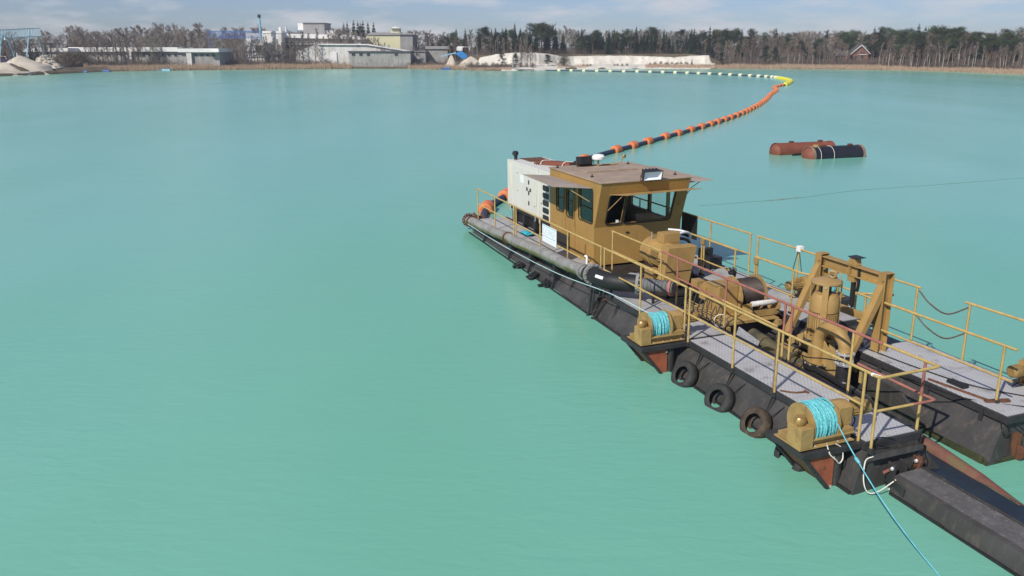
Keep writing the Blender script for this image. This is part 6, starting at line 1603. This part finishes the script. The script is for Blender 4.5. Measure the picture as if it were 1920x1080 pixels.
# ------------------------------------------------------------------ cranes, chimney, machines
def lattice(m, a, b, h, w, n, r=.07):
    a, b = Vector(a), Vector(b); d = b - a; s = Vector((-d.y, d.x, 0)).normalized() * w / 2; up = Vector((0, 0, h))
    for sx in (-1, 1):
        m.beam(a + s * sx, b + s * sx, r * 2.6, r * 2.6); m.beam(a + s * sx + up, b + s * sx + up, r * 2.2, r * 2.2)
        for k in range(n):
            p, q = a + d * k / n + s * sx, a + d * (k + 1) / n + s * sx
            m.beam(p, q + up, r, r); m.beam(q, q + up, r, r)
    return m
gc = thing("gantry_crane", "pale blue lattice gantry crane over the sand heaps at the left shore", "crane", (col_x(50, 212), 212, 1.2), frame='world')
y1, y0 = 224, 196
P = lambda u, v, y: Vector((col_x(u, y, row_z(v, y)), y, row_z(v, y)))
a, c = P(-40, 75, 200), P(72, 68, 222)
m = lattice(MB(), a, c, 2.0, 1.4, 22, .06); m.build("girder", M_CRBL, gc)
m = MB()
for (u, v, yy, u2, v2) in ((55, 57, 220, 47, 117), (71, 69, 222, 87, 112), (3, 62, 208, -4, 119), (14, 74, 208, 34, 113)):
    p = P(u, v, yy); q = P(u2, v2, yy + (3 if u2 > u else -3)); q.z = 1.2; MB().tube([p, q], .17, 6).build("leg", M_CRBL, gc)
MB().box(P(9, 72, 206).x, P(11, 72, 206).x, 205.6, 206.2, row_z(75, 206), row_z(71, 206)).build("hoist", M_FASC, gc)
gd = thing("gantry_crane", "deep blue lattice gantry crane between the workshop and the factory", "crane", (col_x(440, 256), 256, 1.2), frame='world')
m = lattice(MB(), P(389, 71, 256), P(488, 71, 256), 1.9, 1.4, 20, .07); m.build("girder", M_CRBD, gd)
m = MB()
for sx in (0, 1):
    p = P(392 + 6 * sx, 71, 256); q = P(389.5 + 6.5 * sx, 111, 256); q.z = 1.2; m.beam(p, q, .22, .22)
for k in range(8): m.beam(P(391 if k % 2 else 397, 71 + k * 5, 256), P(397 if k % 2 else 391, 76 + k * 5, 256), .12, .12)
m.build("leg_tower", M_CRBD, gd)
for (u2, v2, yy) in ((414, 108, 262), (463, 104, 256), (470, 110, 262)):
    p = P(400 if u2 < 440 else 472, 71, 257); q = P(u2, v2, yy); q.z = 1.2; MB().tube([p, q], .10, 5).build("leg", M_CRBD, gd)
ch = thing("chimney", "slim pale blue chimney with a black cap beside the factory", "chimney", (col_x(486, 264), 264, 1), frame='world')
p = P(486, 33, 264); MB().cyl((p.x, p.y, 1), (p.x, p.y, p.z), .42, 12, r2=.34).build("stack", M_CRBL, ch, smooth=40); MB().cyl((p.x, p.y, p.z), (p.x, p.y, p.z + .9), .5, 12).build("cap", M_BLK2, ch, smooth=40)
bm_ = thing("loading_machine", "small bright blue loading machine with white boom on the sand shore", "machine", (col_x(865, 262), 262, 1), frame='world')
m = MB(); q = P(866, 107, 260); m.prism([(q.x - 1.9, 260, q.z + .9), (q.x + .9, 260, q.z - 1.1), (q.x + 2.0, 260, q.z - .9), (q.x + 1.7, 260, q.z + .6), (q.x - .4, 260, q.z + 1.9)], (0, 2, 0)); m.build("hopper", M_BLUEM, bm_, bevel=.1)
MB().box(q.x - 1.6, q.x + .2, 260.3, 261.6, q.z + 1.91, q.z + 2.9).build("cab", M_FASC, bm_); m = MB().beam((q.x - 1.4, 261, q.z + 3.0), (q.x + 2.2, 261, q.z + 3.0), .3, .3).beam((q.x + 2.2, 261, q.z + 3.1), (q.x + 2.35, 261, q.z + 2.0), .2, .2); m.build("boom", M_FASC, bm_)
m = MB(); 
for dx in (-1.2, 1.2): m.box(q.x + dx - .2, q.x + dx + .2, 260.2, 261.8, .8, q.z - .5)
m.build("undercarriage", M_BLK2, bm_); m = MB().beam((q.x - 6.5, 260.6, q.z + .2), (q.x - 1.8, 260.6, q.z + 1.3), .8, .35); m.build("conveyor", M_CRBL, bm_)
tk = thing("tipper_lorry", "parked lorry with dark blue tipper body by the left sand heap", "lorry", (col_x(22, 212), 212, 1.3), frame='world')
q = P(25, 116, 212); MB().prism([(q.x - 2.4, 211, q.z - .7), (q.x + 2.2, 211, q.z - .7), (q.x + 2.6, 211, q.z + .7), (q.x - 2.4, 211, q.z + .7)], (0, 2.3, 0)).build("tipper_body", paint("dark_blue_body", (0.02, 0.022, 0.07), .5), tk)
MB().box(q.x - 4.4, q.x - 2.5, 211, 213.2, q.z - .7, q.z + 1.2).build("cab", M_BRICKO, tk); MB().box(q.x - 4.2, q.x - 2.7, 210.96, 210.99, q.z + .3, q.z + 1.0).build("window", M_WIN, tk)
for dx in (-3.6, -1.0, 1.0): MB().lathe((q.x + dx, 210.98, q.z - 1.0), (0, 1, 0), [(0, .5), (2.2, .5)], 12).build("wheel", M_BLK2, tk)
cb = thing("site_cabin", "small white site cabin at the left edge behind the lorry", "cabin", (col_x(5, 222), 222, 1.3), frame='world')
q = P(2, 108, 222); MB().box(q.x - 3, q.x + 1.3, 222, 225, 1, q.z + .4).build("wall", M_FASC, cb); MB().box(q.x - .2, q.x + .9, 221.95, 221.99, q.z - 1.3, q.z - .2).build("window", M_WIN, cb)
# small floats and boats by the far shore
def barrel(u, v, label, mt):
    y = row_y(v) - .6; x = col_x(u, y); m = MB().lathe((x - .5, y, .15), (1, .1, 0), [(0, .3), (.06, .38), (.9, .38), (.96, .3)], 12)
    return single(m, "blue_float", mt, label, "float", (x, y, .15), "blue floats moored by the left reeds", smooth=40, frame='world')
for i, u in enumerate((131, 137, 143, 149, 155, 161, 184, 190, 197, 203)):
    barrel(u, 136.2 if u < 170 else 134.6, nth(i + 1) + " blue barrel float from the left moored beside the left reeds", M_BLUEF)
pn = MB(); y = row_y(132.5) - .5; x = col_x(300, y); pn.beam((x - 3, y, .12), (x + 3.2, y, .25), .5, .12); pn.box(x + .8, x + 3.0, y - .6, y + .4, .0, .5)
single(pn, "landing_raft", M_CRBL, "small pale blue raft with a plank by the left reeds", "raft", (x, y, 0), frame='world')
dk = thing("work_boat", "low dark work boat moored below the blue loading machine", "boat", (col_x(848, 246), 246, 0), frame='world')
x = col_x(848, 246); m = MB().prism([(x - 3, 245.2, .0), (x + 2.6, 245.2, 0), (x + 3.2, 245.2, .5), (x - 3.1, 245.2, .5)], (0, 1.8, 0)); m.build("boat_hull", M_CRBD, dk); MB().box(x - 2.2, x - .6, 245.5, 246.6, .501, .95).build("boat_cabin", M_GREYCLSH, dk)
jt = thing("shore_jetty", "small dark jetty where the pipeline lands on the sand shore", "jetty", (col_x(968, 236), 236, 0), frame='world')
x = col_x(962, 236); m = MB().box(x - 3.5, x + 6, 236.0, 237.2, .1, .3); m.build("deck_boards", M_BLK2, jt); m = MB().cyl((x, 236.4, .3), (x, 236.4, 3.6), .25, 8); m.build("mast", M_GREYCLSH, jt)
# ------------------------------------------------------------------ the faint haze over the lake
hz = bpy.data.materials.new("lake_haze"); hz.use_nodes = True
hn, hl = hz.node_tree.nodes, hz.node_tree.links; hn.clear()
ho_ = hn.new("ShaderNodeOutputMaterial"); hv = hn.new("ShaderNodeVolumePrincipled")
hv.inputs["Color"].default_value = (0.86, 0.91, 0.97, 1); hv.inputs["Density"].default_value = 0.00045; hv.inputs["Anisotropy"].default_value = 0.2
hl.new(hv.outputs["Volume"], ho_.inputs["Volume"])
tag(MB().box(-460, 460, -60, 470, -4, 42).build("haze", hz, None, frame='world'), "thin pale haze over the lake and the far shore", None, kind='stuff')
